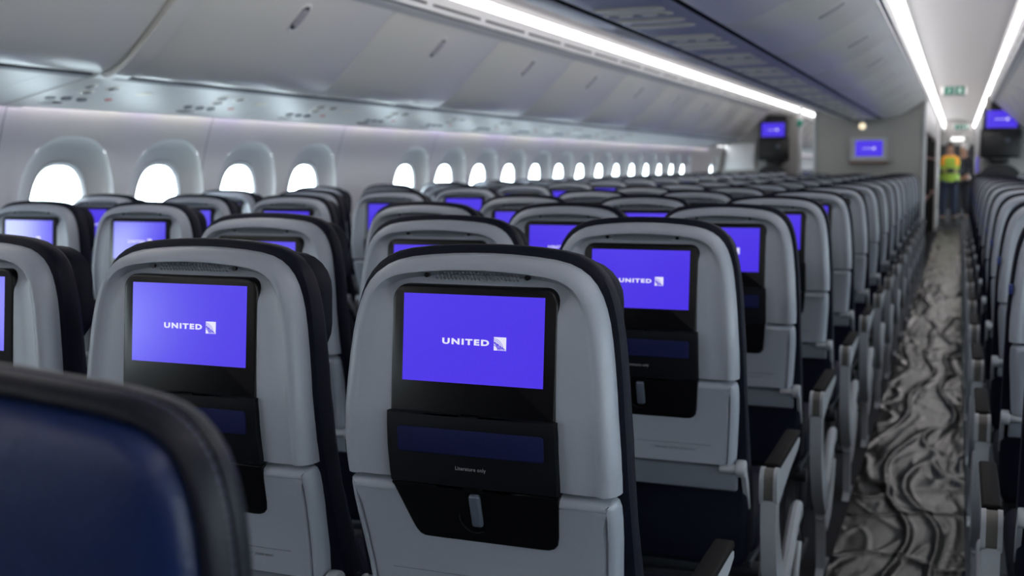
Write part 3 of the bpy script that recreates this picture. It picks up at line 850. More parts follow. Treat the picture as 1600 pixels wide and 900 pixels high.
def make_seat(detail=2, right_arm=True, left_arm=False, aisle_right=False, aisle_left=False, tab=False):
    r = empty('airliner_seat')
    cushion('backrest', 'navy', r)
    shell_mesh(HALF, [(0.0, 0.045, 0), (0.0, 0.026, 0), (0.003, 0.013, 0), (0.009, 0.004, 0), (0.016, 0.0, 0), (0.022, 0.0, 0.001), (0.0250, 0.002, 0.010), (0.030, 0.0045, 0.018), (0.052, 0.004, 0.009), (0.060, 0.004, 0.004), (0.075, 0.006, 0.0)], 'back_shell', 'shell', r)
    low = [(0.655, 0.197), (0.66, 0.199), (0.68, 0.2005), (0.70, 0.202), (0.74, 0.205), (0.78, 0.208), (0.81, 0.209), (0.83, 0.2085), (0.840, 0.206), (0.8445, 0.200), (0.8455, 0.185), (0.846, 0.10), (0.846, 0.015)]
    shell_mesh(low, [(0.0, 0.058, 0), (0.0, 0.028, 0), (0.003, 0.012, 0), (0.008, 0.004, 0), (0.014, 0.002, 0), (0.016, 0.006, -0.005), (0.0185, 0.006, -0.005), (0.0205, 0.002, 0), (0.03, 0.0005, 0), (0.034, 0.0, 0.001), (0.045, 0.0, 0.001)] if detail > 1 else [(0.0, 0.058, 0), (0.003, 0.012, 0), (0.014, 0.002, 0), (0.03, 0.001, 0)], 'lower_shell', 'shell_low', r, recess=True)
    # screen unit
    bz = flat_panel(rrect(-0.1265, 0.1265, 0.946, 1.133, 0.022, 6, 0.006), 0.03, lambda z: ydisp(z), 'screen_bezel', 'black', r, 0.004)
    mb = MB(); hw = 0.1077; z0, z1 = 0.996, 1.1205
    mb.add([(-hw, ydisp(z0)-0.0006, z0), (hw, ydisp(z0)-0.0006, z0), (hw, ydisp(z1)-0.0006, z1), (-hw, ydisp(z1)-0.0006, z1)], [(0, 1, 2, 3)])
    mb.build('display', 'display', bz, smooth=False)
    logo_parts(0.003, 1.055, 0.098, ydisp, bz)
    # literature pocket and tray latch panel
    pk = symmetric_fill_panel([(0.846, 0.1295), (0.86, 0.130), (0.90, 0.130), (0.93, 0.130), (0.951, 0.129), (0.9525, 0.12), (0.9525, 0.015)], 0.02, lambda z: yb(z)-0.004, 'literature_pocket', 'pocket', r)
    lp = symmetric_fill_panel([(0.757, 0.098), (0.7575, 0.106), (0.761, 0.114), (0.768, 0.120), (0.78, 0.1225), (0.80, 0.1245), (0.82, 0.1265), (0.838, 0.128), (0.844, 0.129), (0.8445, 0.10), (0.8445, 0.015)], 0.015, lambda z: yb(z)-0.003, 'tray_latch_panel', 'black', r)
    for v in lp.data.vertices:          # the lower left side is cut back
        if v.co.x < 0: v.co.x *= 1-0.16*min(1, max(0, (0.842-v.co.z)/0.075))
    if detail > 0:
        flat_panel(rrect(-0.112, 0.112, 0.894, 0.931, 0.005, 3), 0.004, lambda z: yb(z)-0.0058, 'pocket_slot', 'slot', pk, 0.001)
        mb = MB(); mb.box((0.004, yb(0.81)-0.010, 0.812), (0.017, 0.010, 0.052), 0.004, rot=Quaternion((1, 0, 0), 0.28)); 
        mb.build('tray_latch', 'latch', lp)
        mb = MB(); mb.tube([(0.0+0.026*math.cos(a), yb(0.80)-0.004, 0.802+0.026*math.sin(a)) for a in [math.radians(165+10*i) for i in range(14)]], 0.0016, 6); mb.build('latch_ring', 'pocket', lp)
        # speaker strip between two screws under the top rim
        g = MB()
        for j in range(3):
            for i in range(22):
                xx = -0.062+i*0.0059+(0.003 if j % 2 else 0); zz = 1.1500-j*0.0042
                g.box((xx, yb(zz)+0.0118, zz), (0.0038, 0.002, 0.0018), rot=Quaternion((0, 1, 0), 0.5))
        g.build('speaker_grille', 'grille', r, smooth=False)
        for xx in (-0.077, 0.077):
            g = MB(); g.cyl((xx, yb(1.146)+0.014, 1.146), (xx, yb(1.146)+0.009, 1.146), 0.0038, n=10)
            g.build('screw', 'black', r)
        # row number sized print, pocket print and life vest line
        w = width(LIT_V)
        mb = MB(); zz = 0.872; mb.add([(v[0]-w/2+0.0, yb(zz+v[2])-0.0048, zz+v[2]) for v in LIT_V], LIT_F); mb.build('lettering', 'print', pk, smooth=False)
        w = width(LV_V)
        mb = MB(); zz = 0.684; mb.add([(v[0]-w/2+0.07, yb(zz+v[2])-0.0012, zz+v[2]) for v in LV_V], LV_F); mb.build('lettering', 'print_dark', r, smooth=False)
        mb = MB(); mb.box((0.0, yb(0.698)-0.0002, 0.698), (0.30, 0.002, 0.0012)); mb.build('groove', 'print_dark', r, smooth=False)
    # tray edge under the shell, and its side pivots
    mb = MB(); mb.box((0, 0.084, 0.621), (0.405, 0.018, 0.055), 0.005); mb.build('tray_table', 'tray', r)
    for s in (-1, 1):
        mb = MB(); mb.cyl((s*0.165, 0.072, 0.645), (s*0.205, 0.078, 0.645), 0.010, n=14, bev=0.002); mb.cyl((s*0.200, 0.082, 0.645), (s*0.221, 0.082, 0.645), 0.019, n=20, bev=0.004)
        mb.prism([(0.07, 0.64), (0.085, 0.655), (0.125, 0.60), (0.15, 0.54), (0.135, 0.54)], 'x', s*0.216-0.005, s*0.216+0.005)
        mb.build('tray_pivot', 'arm_grey', r)
    if detail > 0:
        # headrest pad on the far side
        hp = MB()
        o = rrect(-0.185, 0.185, 0.99, 1.165, 0.06); n = len(o)
        vs = []
        for t, d in ((0, 0.01), (0.25, 0.0), (0.8, 0.0), (1.0, 0.02)):
            for (x, z) in o:
                sx_ = (1-d/0.185); vs.append((x*sx_, lerp(FRONT, z)-0.012+0.062*t-0.02*t*(1-(x/0.185)**2), 1.06+(z-1.06)*sx_))
        fs = [(j*n+i, j*n+(i+1) % n, (j+1)*n+(i+1) % n, (j+1)*n+i) for j in range(3) for i in range(n)]+[tuple(range(3*n, 4*n)), tuple(range(n))[::-1]]
        hp.add(vs, fs); hp.build('headrest', 'navy', r)
    mb = MB(); mb.box((0, 0.53, 0.425), (0.43, 0.46, 0.11), 0.035); mb.build('seat_cushion', 'navy', r)
    if detail > 0:
        pass
    mb = MB()
    mb.cyl((-0.216, 0.33, 0.33), (0.216, 0.33, 0.33), 0.022, n=12); mb.cyl((-0.216, 0.62, 0.33), (0.216, 0.62, 0.33), 0.022, n=12)
    mb.box((0, 0.475, 0.355), (0.40, 0.36, 0.02), 0.004)
    mb.tube([(0.17, 0.33, 0.33), (0.17, 0.27, 0.15), (0.17, 0.22, 0.01)], 0.014, 8); mb.tube([(0.17, 0.62, 0.33), (0.17, 0.60, 0.15), (0.17, 0.60, 0.01)], 0.014, 8)
    mb.box((0.17, 0.41, 0.012), (0.04, 0.50, 0.02), 0.004)
    mb.build('leg_frame', 'frame', r)
    if aisle_left and left_arm and right_arm and tab:
        mb = MB(); mb.box((-0.2125, 0.028, 0.985), (0.010, 0.034, 0.024), 0.002); mb.build('side_tab', 'tab_blue', r)
    if right_arm: build_arm(r, PW/2+(0.020 if aisle_right else 0.0), aisle_right)
    if left_arm: build_arm(r, -PW/2-(0.020 if aisle_left else 0.0), aisle_left, -1)
    return r

kinds = {}
def get_seat(key, **kw):
    """first use returns the prototype itself, then copies of it"""
    if key not in kinds:
        s = make_seat(**kw)
        kids = {s: list(s.children)}
        for c in s.children: kids[c] = list(c.children)
        for c in s.children:
            for g in c.children: kids[g] = []
        kinds[key] = (s, kids)
        return s
    s, kids = kinds[key]
    return copy_tree(s, None, kids)

Y0C = 1.416; Y0S = 3.045
XA = -0.627
colsC = [(XA, 'A'), (XA-PW, 'B'), (XA-2*PW, 'C')]
XL1 = -2.564; XR1 = 0.344
POS_C = {'A': 'beside the right aisle', 'B': 'middle of its three', 'C': 'on the far-aisle side'}
ORDR = ['first', 'second', 'third']+ORD[3:]
def place(x, y, key_cfg, label, group, detail):
    s = get_seat((detail,)+key_cfg, detail=detail, right_arm=key_cfg[0], left_arm=key_cfg[1], aisle_right=key_cfg[2], aisle_left=key_cfg[3], tab=len(key_cfg) > 4)
    s.location = (x, y, 0)
    tag(s, label, 'seat', group)
    return s
special = {(0, 'A'): 'grey-backed seat in sharp focus at centre front, bright purple screen, beside the right aisle',
           (0, 'B'): 'grey-backed seat just right of the blue leather seat, pale glare across its purple screen',
           (0, 'C'): 'grey-backed seat cut off by the left picture edge, front row of grey seats',
           (1, 'A'): 'grey-backed seat directly behind-right of the sharp centre seat, whole purple screen showing'}
for r in range(15):
    det = 2 if r < 3 else (1 if r < 7 else 0)
    for x, c in colsC:
        cfg = {'A': (True, False, True, False), 'B': (True, False, False, False), 'C': (True, True, False, True)}[c]
        lab = special.get((r, c), 'grey-backed seat in the centre block, %s row from the camera, %s' % (ORDR[r], POS_C[c]))
        place(x, Y0C+P*r, cfg, lab, 'grey-backed seats of the centre block', det)
def in_view(x, y):
    # any part of the seat between the frame edges
    for dx in (-0.27, 0.27):
        for z in (0.3, 0.65, 1.19):
            for dy in (0, 0.5):
                d = Vector((x+dx, y+dy, z-H)); dep = d.dot(F)
                if dep > 0.1:
                    u = 800+fpx*d.dot(R2)/dep; v = 450-fpx*d.dot(U2)/dep
                    if -10 < u < 1610 and v < 905: return True
    return False
for k in range(-1, 17):
    y = Y0S+P*k
    for j in range(3):
        x = XL1-j*PW
        if not in_view(x, y): continue
        cfg = [(True, False, True, False), (True, False, False, False), (True, True, False, False)][j]
        det = 1 if k < 4 else 0
        lab = 'grey-backed seat of the left window block, %s row from the camera, %s' % (ORDR[max(k, 0)], ['beside the left aisle', 'middle of its three', 'next to the windows'][j])
        place(x, y, cfg, lab, 'grey-backed seats of the left window block', det)
for k in range(-1, 14):
    y = Y0S+P*k
    for j in range(3):
        x = XR1+j*PW
        if not in_view(x, y): continue
        if k < 0 and j > 0: continue
        cfg = [(True, True, False, True, 'tab'), (True, False, False, False), (True, False, False, False)][j]
        det = 1 if k < 4 else 0
        lab = 'grey-backed seat right of the right aisle, %s row in view, %s' % (ORDR[k+1], ['beside the aisle', 'second from the aisle', 'third from the aisle'][j])
        place(x, y, cfg, lab, 'grey-backed seats of the right-hand block', det)
# seats beyond the left bulkhead
for k in range(4):
    for j in range(2):
        s = place(XL1-j*PW, 23.2+P*k, (True, False, False, False), 'small dark seat beyond the left bulkhead, %s row forward, %s' % (['first', 'second', 'third', 'fourth'][k], ['on the aisle', 'inboard of the window'][j]), 'far seats beyond the left bulkhead', 0)

# ---- foreground seat in blue leather, right in front of the lens
def leather_seat():
    r = empty('leather_seat', (XA+0.020, 0.485, 0))
    half = [(0.40, 0.20), (0.42, 0.216), (0.50, 0.226), (0.70, 0.236), (0.90, 0.240), (1.00, 0.241), (1.05, 0.2405), (1.08, 0.239), (1.105, 0.2365), (1.125, 0.232), (1.140, 0.226), (1.152, 0.218), (1.161, 0.208), (1.1675, 0.196), (1.172, 0.181), (1.1755, 0.16), (1.179, 0.12), (1.182, 0.08), (1.184, 0.04), (1.184, 0.015)]
    pts = sym(half); nor = normals(pts)
    if nor[0].x < 0: nor = [-v for v in nor]
    n = len(pts)
    def ring(prof, name, m, fill_last=False, fill_first=False):
        vs = []; fs = []
        for d, y, sc in prof:
            for (x, z), nn in zip(pts, nor):
                k = max(0, (0.98-z))
                vs.append(((x-nn.x*d)*sc, y*(1+k*1.6)+k*0.16, 0.80+(z-nn.y*d-0.80)*sc))
        R = len(prof)
        for q in range(R-1):
            for i in range(n-1): fs.append((q*n+i, q*n+i+1, (q+1)*n+i+1, (q+1)*n+i))
        for ok, b in ((fill_last, (R-1)*n), (fill_first, 0)):
            if ok:
                for i in range(n//2-1): fs.append((b+i, b+i+1, b+n-2-i, b+n-1-i))
        return mesh_obj(name, vs, fs, m, r, auto=1.2)
    ring([(0.05, 0.068, 0.85), (0.05, 0.068, 0.95), (0.032, 0.063, 1), (0.014, 0.054, 1), (0.004, 0.043, 1), (0.001, 0.033, 1), (0.001, 0.0265, 1), (0.003, 0.0265, 1), (0.002, 0.022, 1), (0.004, 0.013, 1), (0.009, 0.0075, 1), (0.013, 0.008, 1), (0.016, 0.012, 1)], 'backrest', 'navy_edge', fill_first=True)
    ring([(0.016, 0.0125, 1), (0.019, 0.006, 1), (0.025, 0.0015, 1), (0.034, -0.001, 1), (0.034, -0.0025, 0.96), (0.034, -0.003, 0.85), (0.034, -0.003, 0.6)], 'back_panel', 'navy_blue', fill_last=True)
    # stitches along the seam
    mb = MB(); acc = 0
    path = [Vector((x-nn.x*0.0025, 0.0245*(1+max(0, 0.98-z)*1.6)+max(0, 0.98-z)*0.16-0.0012, z-nn.y*0.0025+0.0003)) for (x, z), nn in zip(pts, nor)]
    for a, b in zip(path, path[1:]):
        L = (b-a).length; m_ = max(1, int(L/0.006))
        for i in range(m_):
            p = a+(b-a)*(i/m_); q = a+(b-a)*((i+0.62)/m_)
            mb.cyl(p, q, 0.0009, n=5)
    mb.build('stitching', 'stitch', r)
    mb = MB(); mb.box((0, 0.50, 0.425), (0.43, 0.46, 0.11), 0.035); mb.build('seat_cushion', 'navy', r)
    mb = MB(); mb.cyl((-0.216, 0.33, 0.33), (0.216, 0.33, 0.33), 0.022, n=12); mb.box((0, 0.475, 0.355), (0.40, 0.36, 0.02), 0.004)
    for s in (-1, 1): mb.tube([(s*0.17, 0.33, 0.33), (s*0.17, 0.27, 0.15), (s*0.17, 0.22, 0.01)], 0.014, 8)
    mb.build('leg_frame', 'frame', r)
    build_arm(r, PW/2+0.02, True)
    tag(r, 'dark blue leather seat back with a stitched seam, blurred large in the lower left foreground', 'seat')
    return r
leather_seat()

# ================================================================== FLOOR FILM
def film():
    random.seed(4)
    x0, x1, y0, y1 = -0.345, 0.062, 1.25, 26.2
    nx = 46; vs = []; fs = []
    ys = []; y = y0
    while y < y1:
        ys.append(y); y += 0.010 if y < 4.5 else (0.03 if y < 9 else 0.12)
    from mathutils import noise
    for j, y in enumerate(ys):
        for i in range(nx+1):
            x = x0+(x1-x0)*i/nx
            w = noise.noise(Vector((x*2.2, y*1.1, 5)))
            a = noise.noise(Vector((x*6+w*0.7, y*0.6, 1.0)))
            b = noise.noise(Vector((x*3+w*0.5, y*1.9+w*0.4, 7.0)))
            c = noise.noise(Vector((x*14+w*3, y*2.0, 11.0)))
            rid = max(0, 1-abs(a)*7)**2*0.012
            rid2 = max(0, 1-abs(b)*9)**2*0.010
            rid3 = max(0, 1-abs(c)*5)**2*0.003
            # gathered cross fold about the third row
            g = math.exp(-((y-3.05-0.25*x)/0.13)**2)*0.012*abs(noise.noise(Vector((x*16, y*12, 2))))*2
            z = 0.012+rid+rid2+rid3+g+0.010*noise.noise(Vector((x*4, y*1.6, 3)))
            vs.append((x, y, max(0.003, z)))
    m = nx+1
    for j in range(len(ys)-1):
        for i in range(nx): fs.append((j*m+i, j*m+i+1, (j+1)*m+i+1, (j+1)*m+i))
    o = mesh_obj('plastic_sheet', vs, fs, 'film', auto=3.0)
    tag(o, 'crinkled shiny protective plastic film laid along the dark aisle floor', 'plastic sheet')
film()

# ================================================================== FORWARD MONUMENTS
def logo_screen(parent, cx, cz, w, y, tilt=0.0):
    h = w*0.6; mb = MB()
    mb.add([(cx-w/2, y, cz-h/2), (cx+w/2, y, cz-h/2), (cx+w/2, y, cz+h/2), (cx-w/2, y, cz+h/2)], [(0, 1, 2, 3)])
    mb.build('display', 'display', parent, smooth=False)
    s = MB(); k = (w*0.34)/width(UN_V); hh = max(v[2] for v in UN_V)*k
    s.add([(cx-w*0.23+v[0]*k, y-0.002, cz-hh/2+v[2]*k) for v in UN_V], UN_F)
    q = w*0.09; xa = cx+w*0.14
    s.add([(xa, y-0.002, cz-q/2), (xa+q, y-0.002, cz-q/2), (xa+q, y-0.002, cz+q/2), (xa, y-0.002, cz+q/2)], [(0, 1, 2, 3)])
    s.build('logo', 'logo', parent, smooth=False)

# centre monument facing the cabin
m = MB(); m.box(((-1.72-0.43)/2, 15.35, H-0.15), (1.29, 0.70, 2.30), 0.01); w_ = m.build('wall_centre', 'bulk', smooth=False); struct(w_)
m = MB(); m.box((-0.415, 15.35, H-0.15), (0.03, 0.74, 2.30), 0.008); struct(m.build('trim_%d' % tr, 'bulktrim', smooth=False)); tr += 1
m = MB(); m.box((-1.735, 15.35, H-0.15), (0.03, 0.74, 2.30), 0.008); struct(m.build('trim_%d' % tr, 'bulktrim', smooth=False)); tr += 1
mon = empty('wall_monitor', (0, 0, 0))
tag(mon, 'purple-lit monitor in a pale frame on the centre front bulkhead', 'monitor')
m = MB(); cx, cz = -1.065, H+0.195
for (a, b, c, d) in ((0, 0.155, 0.50, 0.03), (0, -0.155, 0.50, 0.03), (-0.235, 0, 0.03, 0.34), (0.235, 0, 0.03, 0.34)):
    m.box((cx+a, 14.985, cz+b), (c, 0.05, d), 0.006)
m.build('monitor_frame', 'bulk', mon)
m = MB(); m.box((cx, 14.985, cz), (0.44, 0.02, 0.28)); m.build('backing', 'bulktrim', mon, smooth=False)
m = MB(); m.box((cx, 14.95, cz-0.185), (0.46, 0.10, 0.02), 0.004); m.build('ledge', 'galley_edge', mon)
logo_screen(mon, cx, cz, 0.33, 14.972)
lp = empty('wall_lamp'); tag(lp, 'small round warm lamp above the centre bulkhead monitor', 'lamp')
m = MB(); m.cyl((-1.15, 14.998, H+0.475), (-1.15, 14.95, H+0.475), 0.05, bev=0.01); m.build('lamp_base', 'bulktrim', lp)
m = MB(); m.sph((-1.15, 14.95, H+0.475), 0.042); m.build('bulb', 'lamp_warm', lp)
# left bulkhead with window beyond it
m = MB(); m.box(((-3.86-2.50)/2, 19.3, H-0.22), (1.36, 0.12, 2.16), 0.01); struct(m.build('wall_forward_left', 'bulk', smooth=False))
m = MB(); m.box((-2.475, 19.3, H-0.1), (0.05, 0.16, 2.4), 0.008); struct(m.build('trim_%d' % tr, 'bulktrim', smooth=False)); tr += 1
m = MB(); m.box((-3.45, 19.22, H+0.14), (0.50, 0.02, 0.44), 0.008); pb = m.build('wall_placard', 'wall'); tag(pb, 'pale square panel on the far left bulkhead beneath the bins', 'panel')
# green exit sign on the left post
m = MB(); m.box((-2.47, 19.2, H+0.68), (0.09, 0.03, 0.10), 0.006); ex = m.build('exit_sign', 'exit_green'); tag(ex, 'tiny green exit sign on the pale post beside the far left monitor', 'exit sign')
# forward right bulkhead
m = MB(); m.box(((0.30+1.66)/2, 16.35, H-0.15), (1.36, 0.12, 2.30), 0.01); struct(m.build('wall_forward_right', 'bulk', smooth=False))
m = MB(); m.box((0.31, 20.6, H-0.25), (0.04, 8.2, 2.08), 0.006); struct(m.build('wall_aisle_right', 'bulktrim', smooth=False))

def crew_station(xc, yb_, label, label2, cat_side):
    """black monitor housing on the bulkhead with screen"""
    r = empty('monitor_housing'); tag(r, label, 'monitor')
    m = MB()
    m.prism([(xc-0.19, H+0.66), (xc+0.22, H+0.66), (xc+0.20, H+0.80), (xc-0.10, H+0.82)], 'y', yb_-0.14, yb_)
    m.box((xc, yb_-0.10, H+0.565), (0.46, 0.20, 0.30), 0.02)
    m.build('housing', 'bezel', r)
    m = MB(); m.box((xc, yb_-0.09, H+0.26), (0.50, 0.18, 0.38), 0.03); m.build('lower_box', 'bezel', r)
    m = MB(); m.cyl((xc+0.08, yb_-0.182, H+0.30), (xc+0.08, yb_-0.19, H+0.30), 0.03); m.build('knob', 'latch', r)
    m = MB(); m.box((xc, yb_-0.09, H+0.045), (0.24, 0.14, 0.09), 0.03); m.build('bracket', 'bezel', r)
    logo_screen(r, xc, H+0.57, 0.37, yb_-0.203)
    s = empty('crew_seat'); tag(s, label2, 'seat')
    m = MB()
    pts = [(xc+0.255*math.cos(t), H-0.20+0.195*math.sin(t)) for t in [math.pi*i/20 for i in range(21)]]+[(xc-0.25, H-0.75), (xc+0.25, H-0.75)]
    m.prism(pts, 'y', yb_-0.26, yb_-0.05); m.build('backrest', 'galley', s)
    m = MB(); m.box((xc, yb_-0.24, 0.50), (0.46, 0.36, 0.09), 0.03); m.build('seat_cushion', 'galley', s)
    m = MB(); m.box((xc, yb_-0.16, 0.23), (0.40, 0.26, 0.46), 0.01); m.build('seat_base', 'bezel', s, smooth=False)
crew_station(-2.88, 19.24, 'black monitor housing with purple screen on the far left bulkhead', 'black rounded crew seat below the far left bulkhead monitor', -1)
crew_station(0.50, 16.29, 'black monitor housing with purple screen on the far right bulkhead', 'black rounded crew seat below the far right bulkhead monitor', 1)

# galley along the right aisle, past the centre monument
g = empty('galley_unit'); tag(g, 'dark open galley shelving just past the centre bulkhead, left of the aisle', 'galley')
m = MB(); m.box((-0.80, 19.35, H+0.72), (0.76, 7.2, 0.56), 0.01); m.build('upper_cabinet', 'bulktrim', g, smooth=False)
m = MB(); m.box((-0.95, 19.35, 0.86), (0.40, 7.2, 1.72), 0.01); m.build('back_panel', 'galley', g, smooth=False)
for z in (0.78, 1.38): 
    m = MB(); m.box((-0.60, 19.35, z), (0.36, 7.2, 0.03), 0.004); m.build('shelf', 'galley_edge', g, smooth=False)
for y in (15.8, 19.4, 22.93):
    m = MB(); m.box((-0.60, y, 0.86), (0.36, 0.05, 1.72), 0.006); m.build('divider', 'galley', g, smooth=False)
m = MB(); m.box((-0.42, 24.2, H-0.12), (0.06, 2.3, 2.36), 0.006); struct(m.build('wall_aisle_left', 'riser', smooth=False))
m = MB(); m.box((-1.60, 29.0, H-0.25), (0.06, 11.9, 2.10), 0.006); struct(m.build('wall_aisle_far', 'riser', smooth=False))
# small purple light on the right aisle wall
m = MB(); m.box((0.272, 20.0, H-0.02), (0.01, 0.45, 0.26), 0.002); o = m.build('wall_display', 'display'); tag(o, 'tiny purple display on the aisle wall under the far right monitor side', 'display')

# exit signs hanging from the aisle ceiling
def exit_sign(x, y, z, w, label):
    r = empty('exit_sign'); tag(r, label, 'exit sign', 'ceiling exit signs')
    m = MB(); m.box((x, y, z), (w*1.16, 0.05, 0.135), 0.055); m.build('sign_housing', 'ceil', r)
    m = MB(); m.box((x-w*0.23, y-0.027, z), (w*0.43, 0.006, 0.10), 0.02); m.box((x+w*0.25, y-0.027, z), (w*0.40, 0.006, 0.10), 0.02); m.build('sign_panel', 'exit_green', r)
    m = MB()
    # running figure, arrow and door outline
    m.sph((x-w*0.20, y-0.032, z+0.026), 0.009, (1, 0.2, 1), 10); m.tube([(x-w*0.21, y-0.032, z+0.016), (x-w*0.23, y-0.032, z-0.008)], 0.006, 6)
    m.tube([(x-w*0.23, y-0.032, z-0.008), (x-w*0.20, y-0.032, z-0.022), (x-w*0.21, y-0.032, z-0.038)], 0.004, 6)
    m.tube([(x-w*0.23, y-0.032, z-0.008), (x-w*0.27, y-0.032, z-0.025), (x-w*0.31, y-0.032, z-0.028)], 0.004, 6)
    m.tube([(x-w*0.26, y-0.032, z+0.008), (x-w*0.21, y-0.032, z+0.012), (x-w*0.17, y-0.032, z+0.0)], 0.0035, 6)
    m.box((x+w*0.25, y-0.032, z-0.002), (w*0.12, 0.002, 0.065)); m.build('sign_figure', 'exit_white', r, smooth=False)
exit_sign(-0.085, 15.2, H+0.90, 0.26, 'green exit sign hanging from the right aisle ceiling, nearer one')
exit_sign(0.02, 27.0, H+0.80, 0.30, 'green exit sign at the far end of the right aisle, above the people')
# bright lamp fitting above the people
m = MB(); m.box((-0.05, 29.5, H+0.58), (0.30, 0.2, 0.09), 0.03); o = m.build('galley_lamp', 'lamp_white'); tag(o, 'bright white lamp above the people at the far end of the aisle', 'lamp')
m = MB(); m.box((-0.05, 30.4, H+0.9), (0.8, 0.1, 0.9), 0.02); o = m.build('trim_%d' % tr, 'bulk', smooth=False); struct(o); tr += 1

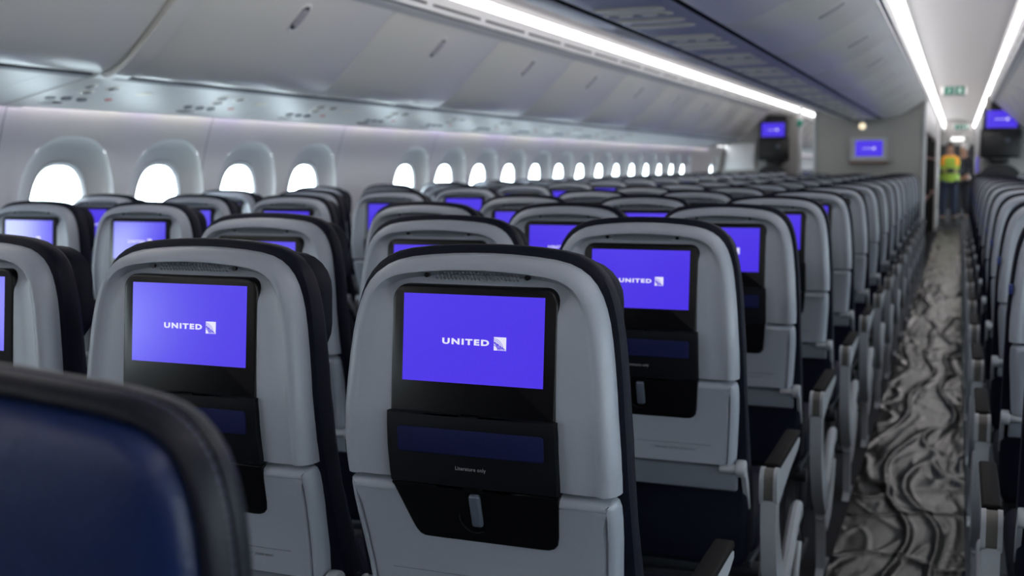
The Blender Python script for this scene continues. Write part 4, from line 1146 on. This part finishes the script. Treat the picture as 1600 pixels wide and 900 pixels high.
# ================================================================== PEOPLE
def skin_body(name, joints, edges, m, parent=None, root=0):
    me = bpy.data.meshes.new(name)
    me.from_pydata([j[0] for j in joints], edges, [])
    o = bpy.data.objects.new(name, me); COL.objects.link(o)
    if parent: o.parent = parent
    md = o.modifiers.new('skin', 'SKIN'); md.use_smooth_shade = True
    sd = o.modifiers.new('sub', 'SUBSURF'); sd.levels = 1; sd.render_levels = 1
    me.materials.append(MT[m])
    for i, (p, r) in enumerate(joints):
        sv = me.skin_vertices[0].data[i]; sv.radius = (r, r) if not isinstance(r, tuple) else r; sv.use_root = (i == root)
    return o
def make_person(loc, rz, sc, top, legs, hair, label, vest=False, arms='hold'):
    r = empty('person', loc, rz); r.scale = (sc, sc, sc)
    # body: facing -y
    J = []; E = []
    def j(p, rad, link=None):
        J.append((p, rad)); i = len(J)-1
        if link is not None: E.append((link, i))
        return i
    pel = j((0, 0, 0.95), (0.15, 0.11))
    wa = j((0, 0.0, 1.10), (0.135, 0.10), pel); ch = j((0, 0.0, 1.30), (0.155, 0.11), wa); ne = j((0, 0.01, 1.44), (0.08, 0.07), ch)
    n2 = j((0, 0.0, 1.52), 0.052, ne)
    h1 = j((0, -0.015, 1.58), (0.068, 0.080), n2); h2 = j((0, -0.01, 1.66), (0.078, 0.092), h1); h3 = j((0, 0.0, 1.725), (0.055, 0.065), h2)
    no = j((0, -0.115, 1.605), 0.012, h1)
    for s in (-1, 1):
        sh = j((s*0.185, 0.01, 1.40), 0.055, ne)
        if arms == 'hold':
            el = j((s*0.26, -0.02, 1.13), 0.042, sh); wr_ = j((s*0.11, -0.25, 1.12), 0.028, el); pa = j((s*0.06, -0.31, 1.13), (0.034, 0.018), wr_)
            fd = Vector((-s*0.5, -0.75, 0.1)).normalized(); side_ = Vector((0, 0.1, 1))
        else:
            el = j((s*0.235, 0.03, 1.13), 0.042, sh); wr_ = j((s*0.25, -0.03, 0.89), 0.028, el); pa = j((s*0.25, -0.045, 0.82), (0.018, 0.034), wr_)
            fd = Vector((0, -0.1, -1)); side_ = Vector((0, 1, 0))
        base = Vector(J[pa][0])
        for q, L in enumerate((0.070, 0.080, 0.075, 0.060)):
            o_ = base+side_.normalized()*(q-1.5)*0.018+fd*0.02
            a = j(tuple(o_), 0.009, pa); b = j(tuple(o_+fd*L*0.5), 0.0085, a); j(tuple(o_+fd*L+Vector((0, 0, -0.01))), 0.007, b)
        th = j(tuple(base-side_.normalized()*0.04+fd*0.01), 0.010, pa); j(tuple(base-side_.normalized()*0.055+fd*0.045), 0.008, th)
        hp_ = j((s*0.10, 0, 0.88), 0.095, pel); kn = j((s*0.11, -0.02, 0.48), 0.062, hp_); an = j((s*0.12, 0.02, 0.10), 0.042, kn); hl = j((s*0.12, 0.01, 0.05), 0.042, an); j((s*0.135, -0.16, 0.035), 0.034, hl)
    b = skin_body('body', J, E, 'skin', r)
    # clothes are shells slightly larger than the body
    Jc = []; Ec = []
    def c(p, rad, link=None):
        Jc.append((p, rad)); i = len(Jc)-1
        if link is not None: Ec.append((link, i))
        return i
    a0 = c((0, 0, 0.93), (0.165, 0.125)); a1 = c((0, 0, 1.10), (0.152, 0.118), a0); a2 = c((0, 0, 1.30), (0.172, 0.128), a1); a3 = c((0, 0.01, 1.44), (0.10, 0.085), a2)
    for s in (-1, 1):
        sh = c((s*0.185, 0.01, 1.40), 0.068, a3)
        if arms == 'hold': el = c((s*0.26, -0.02, 1.13), 0.054, sh); c((s*0.13, -0.22, 1.12), 0.040, el)
        else: el = c((s*0.235, 0.03, 1.13), 0.054, sh); c((s*0.25, -0.02, 0.91), 0.040, el)
    skin_body('top', Jc, Ec, top, r)
    Jc = []; Ec = []
    a0 = c((0, 0, 0.96), (0.165, 0.125))
    for s in (-1, 1):
        hp_ = c((s*0.10, 0, 0.86), 0.108, a0); kn = c((s*0.11, -0.02, 0.48), 0.076, hp_); c((s*0.12, 0.02, 0.11), 0.062, kn)
    skin_body('trousers', Jc, Ec, legs, r)
    m = MB()
    for s in (-1, 1): m.box((s*0.13, -0.06, 0.052), (0.12, 0.31, 0.10), 0.03)
    m.build('shoes', 'galley', r)
    m = MB(); m.sph((0, 0.018, 1.685), 0.098, (0.90, 1.02, 0.98)); hr = m.build('hair', hair, r)
    m = MB()
    for s in (-1, 1): m.sph((s*0.030, -0.096, 1.640), 0.009)
    m.build('eyes', 'galley', r)
    m = MB(); m.box((0, -0.100, 1.570), (0.045, 0.012, 0.008), 0.003); m.build('mouth', 'vest_orange' if False else 'galley_edge', r)
    if vest:
        # open-sided safety vest: yellow with orange shoulder bands and a pale band
        v = MB()
        def ringv(z, rx, ry, n=24): return [(rx*math.cos(2*math.pi*i/n), ry*math.sin(2*math.pi*i/n), z) for i in range(n)]
        rings = [(0.90, 0.215, 0.175), (1.00, 0.208, 0.170), (1.12, 0.205, 0.165), (1.25, 0.222, 0.17), (1.36, 0.225, 0.165), (1.43, 0.19, 0.135), (1.475, 0.11, 0.10)]
        n = 24; vs = []; fs = []; mi = []
        for z, rx, ry in rings: vs += ringv(z, rx, ry, n)
        for a in range(len(rings)-1):
            for i in range(n): fs.append((a*n+i, a*n+(i+1) % n, (a+1)*n+(i+1) % n, (a+1)*n+i)); mi.append(1 if (a >= 3 and (i % 12 in (2, 3, 8, 9))) or a >= 5 else 0)
        mesh_obj('safety_vest', vs, fs, None, r, mats=['vest', 'vest_orange'], fmat=mi)
        k = MB(); k.box((0, -0.425, 1.14), (0.16, 0.03, 0.11), 0.01); h_ = k.build('handheld_case', 'galley'); h_.matrix_world = Matrix.Translation(Vector(loc)) @ Matrix.Rotation(rz, 4, 'Z') @ Matrix.Scale(sc, 4)
        tag(h_, 'small black case held at the waist by the person in the yellow vest', 'case')
    tag(r, label, 'person')
    return r
make_person((-0.19, 27.0, 0.0), 0.05, 1.0, 'jacket', 'jeans', 'hair', 'person standing in the far aisle in yellow safety vest with orange shoulders, dark jeans', vest=True)
make_person((0.10, 27.9, 0.0), -0.6, 0.99, 'jacket', 'jacket', 'hair_grey', 'person in dark clothes standing behind the one in the yellow vest', arms='down')
